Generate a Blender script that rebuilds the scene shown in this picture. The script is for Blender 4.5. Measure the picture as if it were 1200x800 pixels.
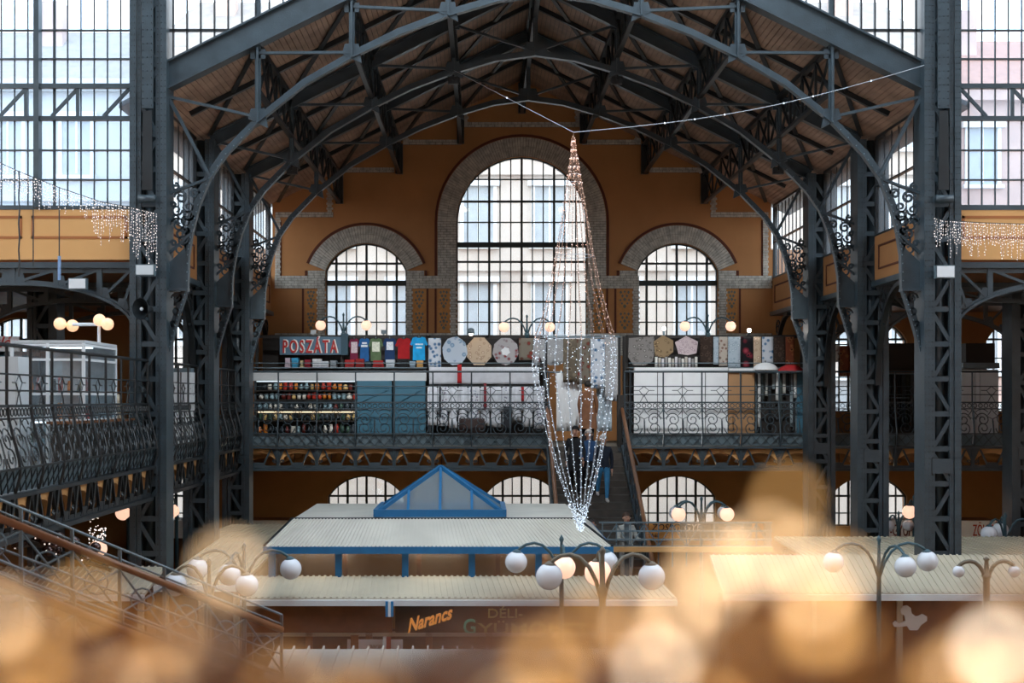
import bpy, bmesh, math, random
from mathutils import Vector, Matrix
random.seed(7)
for o in list(bpy.data.objects): bpy.data.objects.remove(o)
SC = bpy.context.scene
COL = SC.collection
PI = math.pi

# ------------------------------------------------------------------ camera, world, exposure
F = 1667.0                 # focal length in pixels of the 1200 px wide frame
CX, CY = 565.0, 467.0      # where the camera axis meets the frame (rise and shift lens)
EYE = 6.2                  # eye height over the ground floor
cam_d = bpy.data.cameras.new('camera')
cam = bpy.data.objects.new('camera', cam_d); COL.objects.link(cam)
cam.location = (0, 0, EYE); cam.rotation_euler = (PI/2, 0, 0)
cam_d.sensor_width = 36.0; cam_d.lens = 36.0*F/1200.0
cam_d.shift_x = (600-CX)/1200.0; cam_d.shift_y = (CY-400)/1200.0
cam_d.clip_start = 0.05; cam_d.clip_end = 400
cam_d.dof.use_dof = True; cam_d.dof.focus_distance = 34.0; cam_d.dof.aperture_fstop = 2.8
SC.camera = cam

w = bpy.data.worlds.new('overcast_sky'); SC.world = w; w.use_nodes = True
nt = w.node_tree; nt.nodes.clear()
out = nt.nodes.new('ShaderNodeOutputWorld'); bg = nt.nodes.new('ShaderNodeBackground')
tc = nt.nodes.new('ShaderNodeTexCoord'); sep = nt.nodes.new('ShaderNodeSeparateXYZ')
cr = nt.nodes.new('ShaderNodeValToRGB')
cr.color_ramp.elements[0].position = 0.0; cr.color_ramp.elements[0].color = (0.78, 0.86, 0.93, 1)
cr.color_ramp.elements[1].position = 0.9; cr.color_ramp.elements[1].color = (0.72, 0.87, 1.0, 1)
nt.links.new(tc.outputs['Generated'], sep.inputs[0]); nt.links.new(sep.outputs['Z'], cr.inputs[0])
nt.links.new(cr.outputs[0], bg.inputs[0]); nt.links.new(bg.outputs[0], out.inputs[0])
bg.inputs[1].default_value = 4.4
vs = SC.view_settings
vs.view_transform = 'Standard'; vs.look = 'None'; vs.gamma = 1.0; vs.use_curve_mapping = False
vs.exposure = 0.35

# ------------------------------------------------------------------ materials
def lin(c):
    c = c/255.0
    return c/12.92 if c <= 0.04045 else ((c+0.055)/1.055)**2.4
def rgb(h):
    h = h.lstrip('#'); return tuple(lin(int(h[i:i+2], 16)) for i in (0, 2, 4))
MATS = {}
def mat(name, col, rough=0.6, metal=0.0, var=0.12, scale=6.0, bump=0.0, emit=None, emit_s=0.0, spec=0.5, bscale=None):
    """Principled with a soft noise variation of the colour and optional noise bump."""
    if name in MATS: return MATS[name]
    c = rgb(col) if isinstance(col, str) else col
    m = bpy.data.materials.new(name); m.use_nodes = True; n = m.node_tree.nodes; L = m.node_tree.links
    b = n['Principled BSDF']; b.inputs['Roughness'].default_value = rough; b.inputs['Metallic'].default_value = metal
    b.inputs['Specular IOR Level'].default_value = spec
    t = n.new('ShaderNodeTexCoord')
    if var > 0:
        no = n.new('ShaderNodeTexNoise'); no.inputs['Scale'].default_value = scale; no.inputs['Detail'].default_value = 4
        L.new(t.outputs['Object'], no.inputs['Vector'])
        r = n.new('ShaderNodeValToRGB')
        r.color_ramp.elements[0].position = 0.3; r.color_ramp.elements[1].position = 0.7
        r.color_ramp.elements[0].color = tuple(x*(1-var) for x in c)+(1,)
        r.color_ramp.elements[1].color = tuple(min(1, x*(1+var)) for x in c)+(1,)
        L.new(no.outputs['Fac'], r.inputs[0]); L.new(r.outputs[0], b.inputs['Base Color'])
    else:
        b.inputs['Base Color'].default_value = c+(1,)
    if bump > 0:
        nb = n.new('ShaderNodeTexNoise'); nb.inputs['Scale'].default_value = bscale or scale*5
        L.new(t.outputs['Object'], nb.inputs['Vector'])
        bm_ = n.new('ShaderNodeBump'); bm_.inputs['Strength'].default_value = bump; bm_.inputs['Distance'].default_value = 0.02
        L.new(nb.outputs['Fac'], bm_.inputs['Height']); L.new(bm_.outputs[0], b.inputs['Normal'])
    if emit:
        e = rgb(emit) if isinstance(emit, str) else emit
        b.inputs['Emission Color'].default_value = e+(1,); b.inputs['Emission Strength'].default_value = emit_s
    MATS[name] = m; return m
def pattern(name, base, c2, c3, scale=18.0, kind='flower', mix=0.5, rough=0.85):
    """Woven or embroidered cloth: rosettes from Voronoi cells over a base colour."""
    if name in MATS: return MATS[name]
    m = bpy.data.materials.new(name); m.use_nodes = True; n = m.node_tree.nodes; L = m.node_tree.links
    b = n['Principled BSDF']; b.inputs['Roughness'].default_value = rough; b.inputs['Specular IOR Level'].default_value = 0.15
    t = n.new('ShaderNodeTexCoord'); v = n.new('ShaderNodeTexVoronoi'); v.inputs['Scale'].default_value = scale*0.55
    L.new(t.outputs['Object'], v.inputs['Vector'])
    r = n.new('ShaderNodeValToRGB'); e = r.color_ramp.elements
    e[0].position = 0.12; e[0].color = rgb(c3)+(1,); e[1].position = 0.62; e[1].color = rgb(base)+(1,)
    k = e.new(0.3); k.color = rgb(c2)+(1,); k2 = e.new(0.44); k2.color = rgb(base)+(1,)
    L.new(v.outputs['Distance'], r.inputs[0])
    no = n.new('ShaderNodeTexNoise'); no.inputs['Scale'].default_value = scale*0.9; L.new(t.outputs['Object'], no.inputs['Vector'])
    mx = n.new('ShaderNodeMix'); mx.data_type = 'RGBA'; mx.inputs[7].default_value = rgb(base)+(1,)
    st = n.new('ShaderNodeMath'); st.operation = 'GREATER_THAN'; st.inputs[1].default_value = mix+0.14
    L.new(no.outputs['Fac'], st.inputs[0]); L.new(st.outputs[0], mx.inputs[0]); L.new(r.outputs[0], mx.inputs[6])
    L.new(mx.outputs[2], b.inputs['Base Color']); MATS[name] = m; return m
def glass(name, tint=(0.97, 0.99, 1.0), milk=0.06, gloss=0.07):
    """A flat pane: mostly clear, a little dusty, a little reflection."""
    if name in MATS: return MATS[name]
    m = bpy.data.materials.new(name); m.use_nodes = True; n = m.node_tree.nodes; L = m.node_tree.links
    n.remove(n['Principled BSDF']); o = n['Material Output']
    tr = n.new('ShaderNodeBsdfTransparent'); tr.inputs[0].default_value = tint+(1,)
    df = n.new('ShaderNodeBsdfDiffuse'); df.inputs[0].default_value = (0.8, 0.85, 0.9, 1)
    tl = n.new('ShaderNodeBsdfTranslucent'); tl.inputs[0].default_value = (0.85, 0.92, 1.0, 1)
    gl = n.new('ShaderNodeBsdfGlossy'); gl.inputs['Roughness'].default_value = 0.05
    a0 = n.new('ShaderNodeMixShader'); a0.inputs[0].default_value = 0.7; L.new(df.outputs[0], a0.inputs[1]); L.new(tl.outputs[0], a0.inputs[2])
    a = n.new('ShaderNodeMixShader'); a.inputs[0].default_value = milk; L.new(tr.outputs[0], a.inputs[1]); L.new(a0.outputs[0], a.inputs[2])
    c = n.new('ShaderNodeMixShader'); c.inputs[0].default_value = gloss; L.new(a.outputs[0], c.inputs[1]); L.new(gl.outputs[0], c.inputs[2])
    L.new(c.outputs[0], o.inputs['Surface']); MATS[name] = m; return m

M = {}
M['iron'] = mat('painted_iron', '#3a464d', 0.36, 0.0, 0.22, 3.0, 0.15, bscale=40)
M['iron_l'] = mat('painted_iron_light', '#66777f', 0.40, 0.0, 0.18, 3.0, 0.1, bscale=40)
M['iron_d'] = mat('painted_iron_dark', '#1f2427', 0.4, 0.0, 0.25, 3.0)
M['wood_c'] = mat('ceiling_boards', '#a98a75', 0.62, 0.0, 0.42, 1.3, 0.1, bscale=20)
M['ochre'] = mat('ochre_plaster', '#b27c4c', 0.85, 0.0, 0.10, 0.8, 0.08, bscale=30)
M['ochre_l'] = mat('ochre_plaster_light', '#d9a468', 0.8, 0.0, 0.05, 0.9)
M['ochre_t'] = mat('ochre_frame_line', '#a9683a', 0.8, 0.0, 0.05, 0.9)
M['redline'] = mat('red_brown_line', '#5f2e1c', 0.8, 0.0, 0.1, 3)
M['brick'] = mat('grey_glazed_brick', '#b9b2a6', 0.55, 0.0, 0.30, 7.0)
M['mortar'] = mat('mortar', '#6a655c', 0.9, 0.0, 0.1, 8)
M['wall_low'] = mat('brown_ochre_wall', '#a87a4a', 0.85, 0.0, 0.14, 0.9)
M['frame'] = mat('green_black_frame', '#26302f', 0.5, 0.0, 0.1, 4)
M['glass'] = glass('window_glass')
M['glass_b'] = glass('bluish_glass', (0.86, 0.93, 1.0), 0.13, 0.06)
M['glass_k'] = glass('kiosk_glass', (0.75, 0.85, 0.88), 0.35, 0.10)
M['floor'] = mat('floor_tiles', '#7d6a55', 0.55, 0.0, 0.2, 0.7)
M['slab'] = mat('gallery_concrete', '#6f6659', 0.8, 0.0, 0.15, 2)
M['tile_or'] = mat('orange_tile', '#c08345', 0.7, 0.0, 0.12, 9)
M['tile_bl'] = mat('blue_grey_tile', '#6a6c62', 0.6, 0.0, 0.15, 9)
M['globe'] = mat('milk_glass_globe', '#e6e8ee', 0.25, 0, 0.0)
M['globe_on'] = mat('lit_milk_glass_globe', '#e8c4ae', 0.3, 0, 0.0, emit=(1.0, 0.60, 0.42), emit_s=0.85)
M['lampiron'] = mat('lamp_iron', '#3f5a63', 0.45, 0, 0.15, 6)
M['white'] = mat('white_paint', '#e3e6e8', 0.5, 0, 0.04, 3)
M['blue'] = mat('blue_paint', '#1f6796', 0.45, 0, 0.1, 5)
M['roof_c'] = mat('cream_sheet_roof', '#d2ccc0', 0.5, 0, 0.08, 1.5)
M['roof_t'] = mat('beige_sheet_roof', '#c2b7a2', 0.55, 0, 0.10, 1.2)
M['wood_b'] = mat('brown_wood', '#7a4d2c', 0.6, 0, 0.25, 4)
M['wood_h'] = mat('handrail_wood', '#8d5e3d', 0.4, 0, 0.2, 5)
M['dark'] = mat('dark_board', '#26221f', 0.6, 0, 0.15, 4)
M['led_w'] = mat('cool_led', '#ffffff', 0.4, 0, 0, emit=(0.66, 0.82, 1.0), emit_s=1.0)
M['led_a'] = mat('warm_led', '#ffffff', 0.4, 0, 0, emit=(1.0, 0.48, 0.28), emit_s=0.9)
M['wire'] = mat('silver_wire', '#b7a79c', 0.4, 0.2, 0)
M['wire_d'] = mat('dark_wire', '#22272a', 0.5, 0.0, 0)

# ------------------------------------------------------------------ mesh building
def px(x, y, d):
    """Point at distance d (metres along the view axis) for a place in the 1200x800 frame."""
    return Vector(((x-CX)*d/F, d, EYE+(CY-y)*d/F))
class MB:
    def __init__(s): s.v = []; s.f = []
    def quadbox(s, c8):
        b = len(s.v); s.v += [tuple(p) for p in c8]
        for q in ((0,3,2,1),(4,5,6,7),(0,1,5,4),(1,2,6,5),(2,3,7,6),(3,0,4,7)): s.f.append(tuple(b+i for i in q))
        return s
    def box(s, x0, x1, y0, y1, z0, z1):
        return s.quadbox([(x0,y0,z0),(x1,y0,z0),(x1,y1,z0),(x0,y1,z0),(x0,y0,z1),(x1,y0,z1),(x1,y1,z1),(x0,y1,z1)])
    def bar(s, p, q, w, h, up=(0,0,1)):
        p = Vector(p); q = Vector(q); a = (q-p)
        if a.length < 1e-6: return s
        a.normalize(); up = Vector(up)
        sd = a.cross(up)
        if sd.length < 1e-4: sd = a.cross(Vector((0,1,0)))
        if sd.length < 1e-4: sd = a.cross(Vector((1,0,0)))
        sd.normalize(); u = sd.cross(a); sd *= w/2; u *= h/2
        return s.quadbox([p-sd-u, p+sd-u, q+sd-u, q-sd-u, p-sd+u, p+sd+u, q+sd+u, q-sd+u])
    def sweep(s, pts, w, h, side=(0,1,0)):
        """Rectangular section swept along pts; w along 'side', h in the plane of the path."""
        pts = [Vector(p) for p in pts]; sd = Vector(side).normalized(); rings = []
        for i, p in enumerate(pts):
            a = (pts[min(i+1, len(pts)-1)]-pts[max(i-1, 0)]).normalized()
            u = sd.cross(a).normalized(); b = len(s.v)
            s.v += [tuple(p-sd*w/2-u*h/2), tuple(p+sd*w/2-u*h/2), tuple(p+sd*w/2+u*h/2), tuple(p-sd*w/2+u*h/2)]; rings.append(b)
        for a, b in zip(rings, rings[1:]):
            for k in range(4): s.f.append((a+k, a+(k+1) % 4, b+(k+1) % 4, b+k))
        s.f.append((rings[0]+3, rings[0]+2, rings[0]+1, rings[0])); e = rings[-1]; s.f.append((e, e+1, e+2, e+3))
        return s
    def tube(s, pts, r, n=6, closed=False):
        pts = [Vector(p) for p in pts]; rings = []; ref = None; N = len(pts)
        for i, p in enumerate(pts):
            if closed: a = pts[(i+1) % N]-pts[i-1]
            else: a = pts[min(i+1, N-1)]-pts[max(i-1, 0)]
            if a.length < 1e-9: a = Vector((0,0,1))
            a.normalize()
            if ref is None: ref = Vector((0,0,1)) if abs(a.z) < 0.9 else Vector((1,0,0))
            sd = a.cross(ref)
            if sd.length < 1e-4: sd = a.cross(Vector((0.3,0.9,0.1)))
            sd.normalize(); u = sd.cross(a); ref = u
            rr = r[i] if isinstance(r, (list, tuple)) else r
            b = len(s.v); rings.append(b)
            for k in range(n):
                t = 2*PI*k/n; s.v.append(tuple(p+sd*(rr*math.cos(t))+u*(rr*math.sin(t))))
        R = list(zip(rings, rings[1:]))
        if closed: R.append((rings[-1], rings[0]))
        for a, b in R:
            for k in range(n): s.f.append((a+k, a+(k+1) % n, b+(k+1) % n, b+k))
        if not closed:
            s.f.append(tuple(rings[0]+k for k in reversed(range(n)))); s.f.append(tuple(rings[-1]+k for k in range(n)))
        return s
    def sphere(s, c, r, nu=12, nv=8, sz=1.0):
        c = Vector(c); b = len(s.v); s.v.append((c.x, c.y, c.z+r*sz))
        for j in range(1, nv):
            ph = PI*j/nv
            for i in range(nu):
                t = 2*PI*i/nu; s.v.append((c.x+r*math.sin(ph)*math.cos(t), c.y+r*math.sin(ph)*math.sin(t), c.z+r*sz*math.cos(ph)))
        s.v.append((c.x, c.y, c.z-r*sz)); e = len(s.v)-1
        for i in range(nu): s.f.append((b, b+1+i, b+1+(i+1) % nu))
        for j in range(nv-2):
            for i in range(nu):
                a = b+1+j*nu; s.f.append((a+i, a+nu+i, a+nu+(i+1) % nu, a+(i+1) % nu))
        a = b+1+(nv-2)*nu
        for i in range(nu): s.f.append((e, a+(i+1) % nu, a+i))
        return s
    def octa(s, c, r):
        b = len(s.v); x, y, z = c
        s.v += [(x+r,y,z),(x-r,y,z),(x,y+r,z),(x,y-r,z),(x,y,z+r),(x,y,z-r)]
        for q in ((0,2,4),(2,1,4),(1,3,4),(3,0,4),(2,0,5),(1,2,5),(3,1,5),(0,3,5)): s.f.append(tuple(b+i for i in q))
        return s
    def lathe(s, c, prof, n=16):
        c = Vector(c); rings = []
        for r, z in prof:
            b = len(s.v); rings.append(b)
            for k in range(n): t = 2*PI*k/n; s.v.append((c.x+r*math.cos(t), c.y+r*math.sin(t), c.z+z))
        for a, b in zip(rings, rings[1:]):
            for k in range(n): s.f.append((a+k, a+(k+1) % n, b+(k+1) % n, b+k))
        s.f.append(tuple(rings[0]+k for k in reversed(range(n)))); s.f.append(tuple(rings[-1]+k for k in range(n)))
        return s
    def prism(s, poly, f0, f1):
        """Polygon (list of 2D) swept between two placements f0(u,v), f1(u,v)."""
        n = len(poly); b = len(s.v)
        s.v += [tuple(f0(*p)) for p in poly]+[tuple(f1(*p)) for p in poly]
        s.f.append(tuple(range(b, b+n))); s.f.append(tuple(range(b+2*n-1, b+n-1, -1)))
        for i in range(n): s.f.append((b+i, b+n+i, b+n+(i+1) % n, b+(i+1) % n))
        return s
    def xz(s, poly, y0, y1): return s.prism(poly, lambda u, v: (u, y0, v), lambda u, v: (u, y1, v))
    def yz(s, poly, x0, x1): return s.prism(poly, lambda u, v: (x0, u, v), lambda u, v: (x1, u, v))
    def add(s, verts, faces):
        b = len(s.v); s.v += [tuple(p) for p in verts]; s.f += [tuple(b+i for i in q) for q in faces]; return s
    def mesh(s, name, m, smooth=False, fix=True):
        me = bpy.data.meshes.new(name); me.from_pydata(s.v, [], s.f)
        if fix and len(s.f) < 60000:
            bm = bmesh.new(); bm.from_mesh(me); bmesh.ops.recalc_face_normals(bm, faces=bm.faces); bm.to_mesh(me); bm.free()
        if m: me.materials.append(m)
        if smooth: me.polygons.foreach_set('use_smooth', [True]*len(me.polygons))
        me.update(); return me
    def build(s, name, m, parent=None, smooth=False): return link(name, s.mesh(name, m, smooth), parent)
def link(name, me, parent=None, loc=None):
    o = bpy.data.objects.new(name, me); COL.objects.link(o)
    if loc is not None: o.location = loc
    if parent is not None: attach(o, parent)
    return o
WL = {}
def wloc(p): return WL.get(p.name, Vector(p.location))
def attach(o, p):
    """Parent while keeping the world coordinates the mesh was written in."""
    o.parent = p; o.matrix_parent_inverse = Matrix.Translation(-wloc(p))
    WL[o.name] = wloc(p) if p.type == 'EMPTY' and o.type != 'EMPTY' else wloc(p)
    # a child mesh has its own location; sub-parts are written in world space too
    WL[o.name] = Vector(o.location)
    return o
def tag(o, label, cat, group=None, kind=None):
    if label: o['label'] = label
    if cat: o['category'] = cat
    if group: o['group'] = group
    if kind: o['kind'] = kind
    return o
def thing(name, label, cat, loc=(0,0,0), group=None):
    o = bpy.data.objects.new(name, None); COL.objects.link(o); o.location = loc; o.empty_display_size = 0.2
    return tag(o, label, cat, group)
def struct(o, label=None):
    o['kind'] = 'structure'
    if label: o['label'] = label
    return o
def sempty(name, loc, label=None):
    o = bpy.data.objects.new(name, None); COL.objects.link(o); o.location = loc
    return struct(o, label)
def stuff(o): o['kind'] = 'stuff'; return o
def dup(root, delta, label=None, group=None, skip=()):
    """Copy a thing with its parts and their sub-parts, moved by delta."""
    r = root.copy(); COL.objects.link(r); r.location = Vector(root.location)+Vector(delta)
    if label: r['label'] = label
    if group: r['group'] = group
    for ch in list(root.children):
        if ch.name.split('.')[0] in skip: continue
        c = ch.copy(); COL.objects.link(c); c.parent = r
        for g in ch.children:
            d = g.copy(); COL.objects.link(d); d.parent = c
    return r
def fill2d(loops, y0, y1, plane='xz'):
    """Plate with holes: first loop is the outline, the others holes. Returns (verts, faces)."""
    cu = bpy.data.curves.new('tmp', 'CURVE'); cu.dimensions = '2D'; cu.fill_mode = 'BOTH'
    cu.extrude = abs(y1-y0)/2
    for lp in loops:
        sp = cu.splines.new('POLY'); sp.points.add(len(lp)-1); sp.use_cyclic_u = True
        for i, (a, b) in enumerate(lp): sp.points[i].co = (a, b, 0, 1)
    ob = bpy.data.objects.new('tmp', cu); COL.objects.link(ob)
    dg = bpy.context.evaluated_depsgraph_get(); me = bpy.data.meshes.new_from_object(ob.evaluated_get(dg))
    ym = (y0+y1)/2
    if plane == 'xz': vs_ = [(v.co.x, ym-v.co.z, v.co.y) for v in me.vertices]
    else: vs_ = [(ym+v.co.z, v.co.x, v.co.y) for v in me.vertices]
    fs = [tuple(p.vertices) for p in me.polygons]
    bpy.data.objects.remove(ob); bpy.data.curves.remove(cu); bpy.data.meshes.remove(me)
    return vs_, fs
def text(s, x, z, y, height, m, parent, name='lettering', shear=0.0, depth=0.012, width=None, bold=0.0, rise=0.0, align='LEFT', space=1.0):
    """Raised lettering facing the camera side (-Y); x,z is the lower left corner."""
    cu = bpy.data.curves.new('tmp', 'FONT'); cu.body = s; cu.size = 1.0; cu.extrude = 0.5; cu.shear = shear; cu.offset = bold
    cu.resolution_u = 3; cu.align_x = align; cu.space_character = space
    ob = bpy.data.objects.new('tmp', cu); COL.objects.link(ob)
    dg = bpy.context.evaluated_depsgraph_get(); me = bpy.data.meshes.new_from_object(ob.evaluated_get(dg))
    xs = [v.co.x for v in me.vertices]; x0, x1 = min(xs), max(xs)
    sz = height/0.72; sx = sz if width is None else width/(x1-x0)
    mb = MB(); mb.v = [(x+(v.co.x-(x0 if align == 'LEFT' else 0))*sx, y-depth/2-v.co.z*depth, z+v.co.y*sz+rise*(v.co.x-x0)*sx) for v in me.vertices]
    mb.f = [tuple(p.vertices) for p in me.polygons]
    bpy.data.objects.remove(ob); bpy.data.curves.remove(cu); bpy.data.meshes.remove(me)
    return mb.build(name, m, parent)
def arc2(cx, cz, r, a0, a1, n): return [(cx+r*math.cos(a0+(a1-a0)*i/n), cz+r*math.sin(a0+(a1-a0)*i/n)) for i in range(n+1)]
# ------------------------------------------------------------------ the place: levels and axes
AX = 1.2                    # x of the nave axis
HW = 7.54                   # nave axis to column axis
GF = EYE-1.27               # gallery floor
YB = [27.3, 32.1, 36.9]     # the column and truss planes
YW = 43.0                   # inner face of the end wall
def Z(zr): return EYE+zr
def W(x, y): return (x-CX)*YW/F, EYE+(CY-y)*YW/F     # a place on the end wall

# ------------------------------------------------------------------ ground and slabs
struct(MB().box(-40, 42, -6, 70, -0.2, 0).build('floor', M['floor']), 'brown tiled market hall floor')
struct(MB().box(-16, 20, 38.05, 43, GF-0.1, GF).build('floor_gallery_end', M['slab']))
struct(MB().box(-16, -6.45, 14, 38.05, GF-0.1, GF).build('floor_gallery_left', M['slab']))

# ------------------------------------------------------------------ windows
NWIN = [0]
def arch_top(cx, hw, zs, rise):
    if rise <= 0: return lambda x: zs
    R = (hw*hw+rise*rise)/(2*rise)
    return lambda x: zs-(R-rise)+math.sqrt(max(0, R*R-(x-cx)**2))
def opening(cx, hw, z0, zs, rise, n=24):
    f = arch_top(cx, hw, zs, rise)
    if rise <= 0: return [(cx-hw, z0), (cx+hw, z0), (cx+hw, zs), (cx-hw, zs)]
    return [(cx-hw, z0), (cx+hw, z0)]+[(cx+hw*math.cos(PI*i/n), f(cx+hw*math.cos(PI*i/n))) for i in range(n+1)]
def window(cx, y, hw, z0, zs, rise, xs, zsb, bar=0.035, thick_x=(), thick_z=(), transom=None, gm=None, plane='xz', frame_w=0.07, label=None, fr=None, dp=0.04):
    """Arched window: outline frame, upright and level bars, one pane per cell. xs, zsb are inner bar positions."""
    NWIN[0] += 1; gm = gm or M['glass']; fr = fr or M['frame']
    w_ = sempty('window_%d' % NWIN[0], (cx, y, z0) if plane == 'xz' else (y, cx, z0), label)
    f = arch_top(cx, hw, zs, rise)
    def P(u, v, d=0): return (u, y+d, v) if plane == 'xz' else (y+d, u, v)
    side = (0,1,0) if plane == 'xz' else (1,0,0)
    op = opening(cx, hw, z0, zs, rise)
    MB().sweep([P(*p) for p in op]+[P(*op[0])], 0.14, frame_w, side).build('window_frame', fr, w_)
    for x in xs:
        t = bar*(2.0 if x in thick_x else 1.0); zt = f(x)
        if zt > z0+0.05: MB().box(*( (x-t/2, x+t/2, y-dp, y+dp) if plane == 'xz' else (y-dp, y+dp, x-t/2, x+t/2)), z0, zt).build('mullion', fr, w_)
    def span(z):
        if z <= zs or rise <= 0: return cx-hw, cx+hw
        R = (hw*hw+rise*rise)/(2*rise); d = z-(zs-(R-rise)); k = math.sqrt(max(0, R*R-d*d)); return cx-k, cx+k
    for z in zsb:
        t = bar*(1.8 if z in thick_z else 1.0)
        if transom is not None and abs(z-transom) < 1e-6: t = 0.16
        a, b = span(z)
        MB().box(*((a, b, y-0.045, y+0.045) if plane == 'xz' else (y-0.045, y+0.045, a, b)), z-t/2, z+t/2).build('transom' if t > 0.1 else 'glazing_bar', fr, w_)
    X = [cx-hw]+sorted(xs)+[cx+hw]; ZZ = [z0]+sorted(zsb)+[zs+rise+0.01]
    cache = {}
    for i in range(len(X)-1):
        for j in range(len(ZZ)-1):
            a, b, c, d = X[i], X[i+1], ZZ[j], ZZ[j+1]
            if d <= min(f(a+1e-4), f(b-1e-4)):
                key = (round(b-a, 3), round(d-c, 3))
                if key not in cache:
                    cache[key] = MB().box(*((0, b-a, -0.004, 0.004) if plane == 'xz' else (-0.004, 0.004, 0, b-a)), 0, d-c).mesh('pane', gm)
                link('pane', cache[key], w_, Vector(P(a, c)))
            else:
                us = [a+(b-a)*k/6 for k in range(7)]; top = [(u, min(d, f(u))) for u in us]
                if max(t for _, t in top) <= c+0.02: continue
                us2 = [(u, t) for u, t in top if t > c+0.004]
                if len(us2) < 2: continue
                poly = [(us2[0][0], c), (us2[-1][0], c)]+us2[::-1]
                m_ = MB()
                (m_.xz if plane == 'xz' else m_.yz)(poly, y-0.004, y+0.004)
                m_.build('pane', gm, w_)
    return w_

# end wall openings (upper row, then the row under the gallery)
k = F/YW
wins = []      # (cx, hw, z0, zs, rise)
CW = (AX, 1.97, Z(1.3), Z(5.35), 1.97); wins.append(CW)
SW = [(AX+s*4.71, 1.22, Z(1.3), Z(3.87), 0.825) for s in (-1, 1)]; wins += SW
AWU = [(AX+o, 1.15, Z(-0.4), Z(1.75), 0.7) for o in (-15.2, -10.5, 10.5, 15.2)]
AWL = [(AX+o, 1.15, Z(-3.85), Z(-2.95), 0.62) for o in (-10.5, -4.71, 0, 4.71, 10.5)]
up_loop = [(-16, GF), (20, GF), (20, Z(4.5)), (AX+HW, Z(4.5)), (AX+HW, Z(5.9)), (AX, Z(9.75)), (AX-HW, Z(5.9)), (AX-HW, Z(4.5)), (-16, Z(4.5))]
v, f = fill2d([up_loop]+[opening(*q) for q in wins+AWU], YW, YW+0.5)
struct(MB().add(v, f).build('wall_back', M['ochre']), 'ochre end wall with arched windows')
lo_loop = [(-16, 0), (20, 0), (20, GF), (-16, GF)]
v, f = fill2d([lo_loop]+[opening(*q) for q in AWL], YW, YW+0.5)
struct(MB().add(v, f).build('wall_back_lower', M['wall_low']), 'brown ochre wall under the end gallery')

yw = YW+0.22
zrow = lambda *ys: [W(0, y)[1] for y in ys]
cxs = [AX+1.97*2*i/12-1.97 for i in range(1, 12)]
zr_ = zrow(209, 235, 259.5, 286, 306, 330, 353, 377, 395)
window(AX, yw, 1.97, CW[2], CW[3], CW[4], cxs, zr_, 0.034, (cxs[2], cxs[5], cxs[8]), (zr_[1], zr_[4], zr_[6]), zr_[3], label='tall arched window in the middle of the end wall')
for q, s in zip(SW, ('left', 'right')):
    xs = [q[0]-q[1]+q[1]*2*i/8 for i in range(1, 8)]; zz = zrow(308, 331, 353, 377, 395)
    window(q[0], yw, q[1], q[2], q[3], q[4], xs, zz, 0.034, (xs[0], xs[3], xs[6]), (zz[0], zz[2]), zz[1])
for q in AWU+AWL:
    xs = [q[0]-q[1]+q[1]*2*i/8 for i in range(1, 8)]
    zz = [q[3]+0.05, q[3]-0.52, q[3]-1.1] if q in AWU else [q[3]+0.0, q[3]-0.52]
    window(q[0], yw, q[1], q[2], q[3], q[4], xs, zz, 0.034, (xs[1], xs[3], xs[5]), (zz[0],))

# ------------------------------------------------------------------ brick dressings of the end wall
def bricks_rect(mb, x0, x1, z0, z1, y=YW, bl=0.2, bh=0.0775, tooth=0.0):
    rows = max(1, round((z1-z0)/bh)); h = (z1-z0)/rows
    for r in range(rows):
        xa = x0-(tooth if r % 2 else 0); xb = x1+(tooth if r % 2 else 0); x = xa-(bl/2 if r % 2 else 0)
        while x < xb-0.01:
            a, b = max(x, xa), min(x+bl, xb)
            if b-a > 0.03: mb.box(a+0.006, b-0.006, y-0.035-random.random()*0.008, y+0.01, z0+r*h+0.006, z0+(r+1)*h-0.006)
            x += bl
def bricks_ring(mb, cx, zc, r0, r1, a0, a1, y=YW, pitch=0.078):
    nr = 2; n = max(3, int((a1-a0)*(r0+r1)/2/pitch))
    for j in range(nr):
        ra = r0+(r1-r0)*j/nr; rb = r0+(r1-r0)*(j+1)/nr
        for i in range(n):
            t0 = a0+(a1-a0)*(i+0.07)/n; t1 = a0+(a1-a0)*(i+0.93)/n; d = 0.04+random.random()*0.01
            poly = [(cx+ra*math.cos(t0), zc+ra*math.sin(t0)), (cx+(rb-0.008)*math.cos(t0), zc+(rb-0.008)*math.sin(t0)),
                    (cx+(rb-0.008)*math.cos(t1), zc+(rb-0.008)*math.sin(t1)), (cx+ra*math.cos(t1), zc+ra*math.sin(t1))]
            mb.xz(poly, y-d, y+0.01)
def line_arc(mb, cx, zc, r, a0, a1, wd=0.07, n=28):
    mb.sweep([(u, YW-0.02, v) for u, v in arc2(cx, zc, r, a0, a1, n)], 0.05, wd)
wall_ref = bpy.data.objects['wall_back']
def wpart(mb, name, m, st=True):
    o = mb.build(name, m, wall_ref)
    if st: stuff(o)
    return o
band0, band1 = W(0, 338)[1], W(0, 323)[1]
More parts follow.
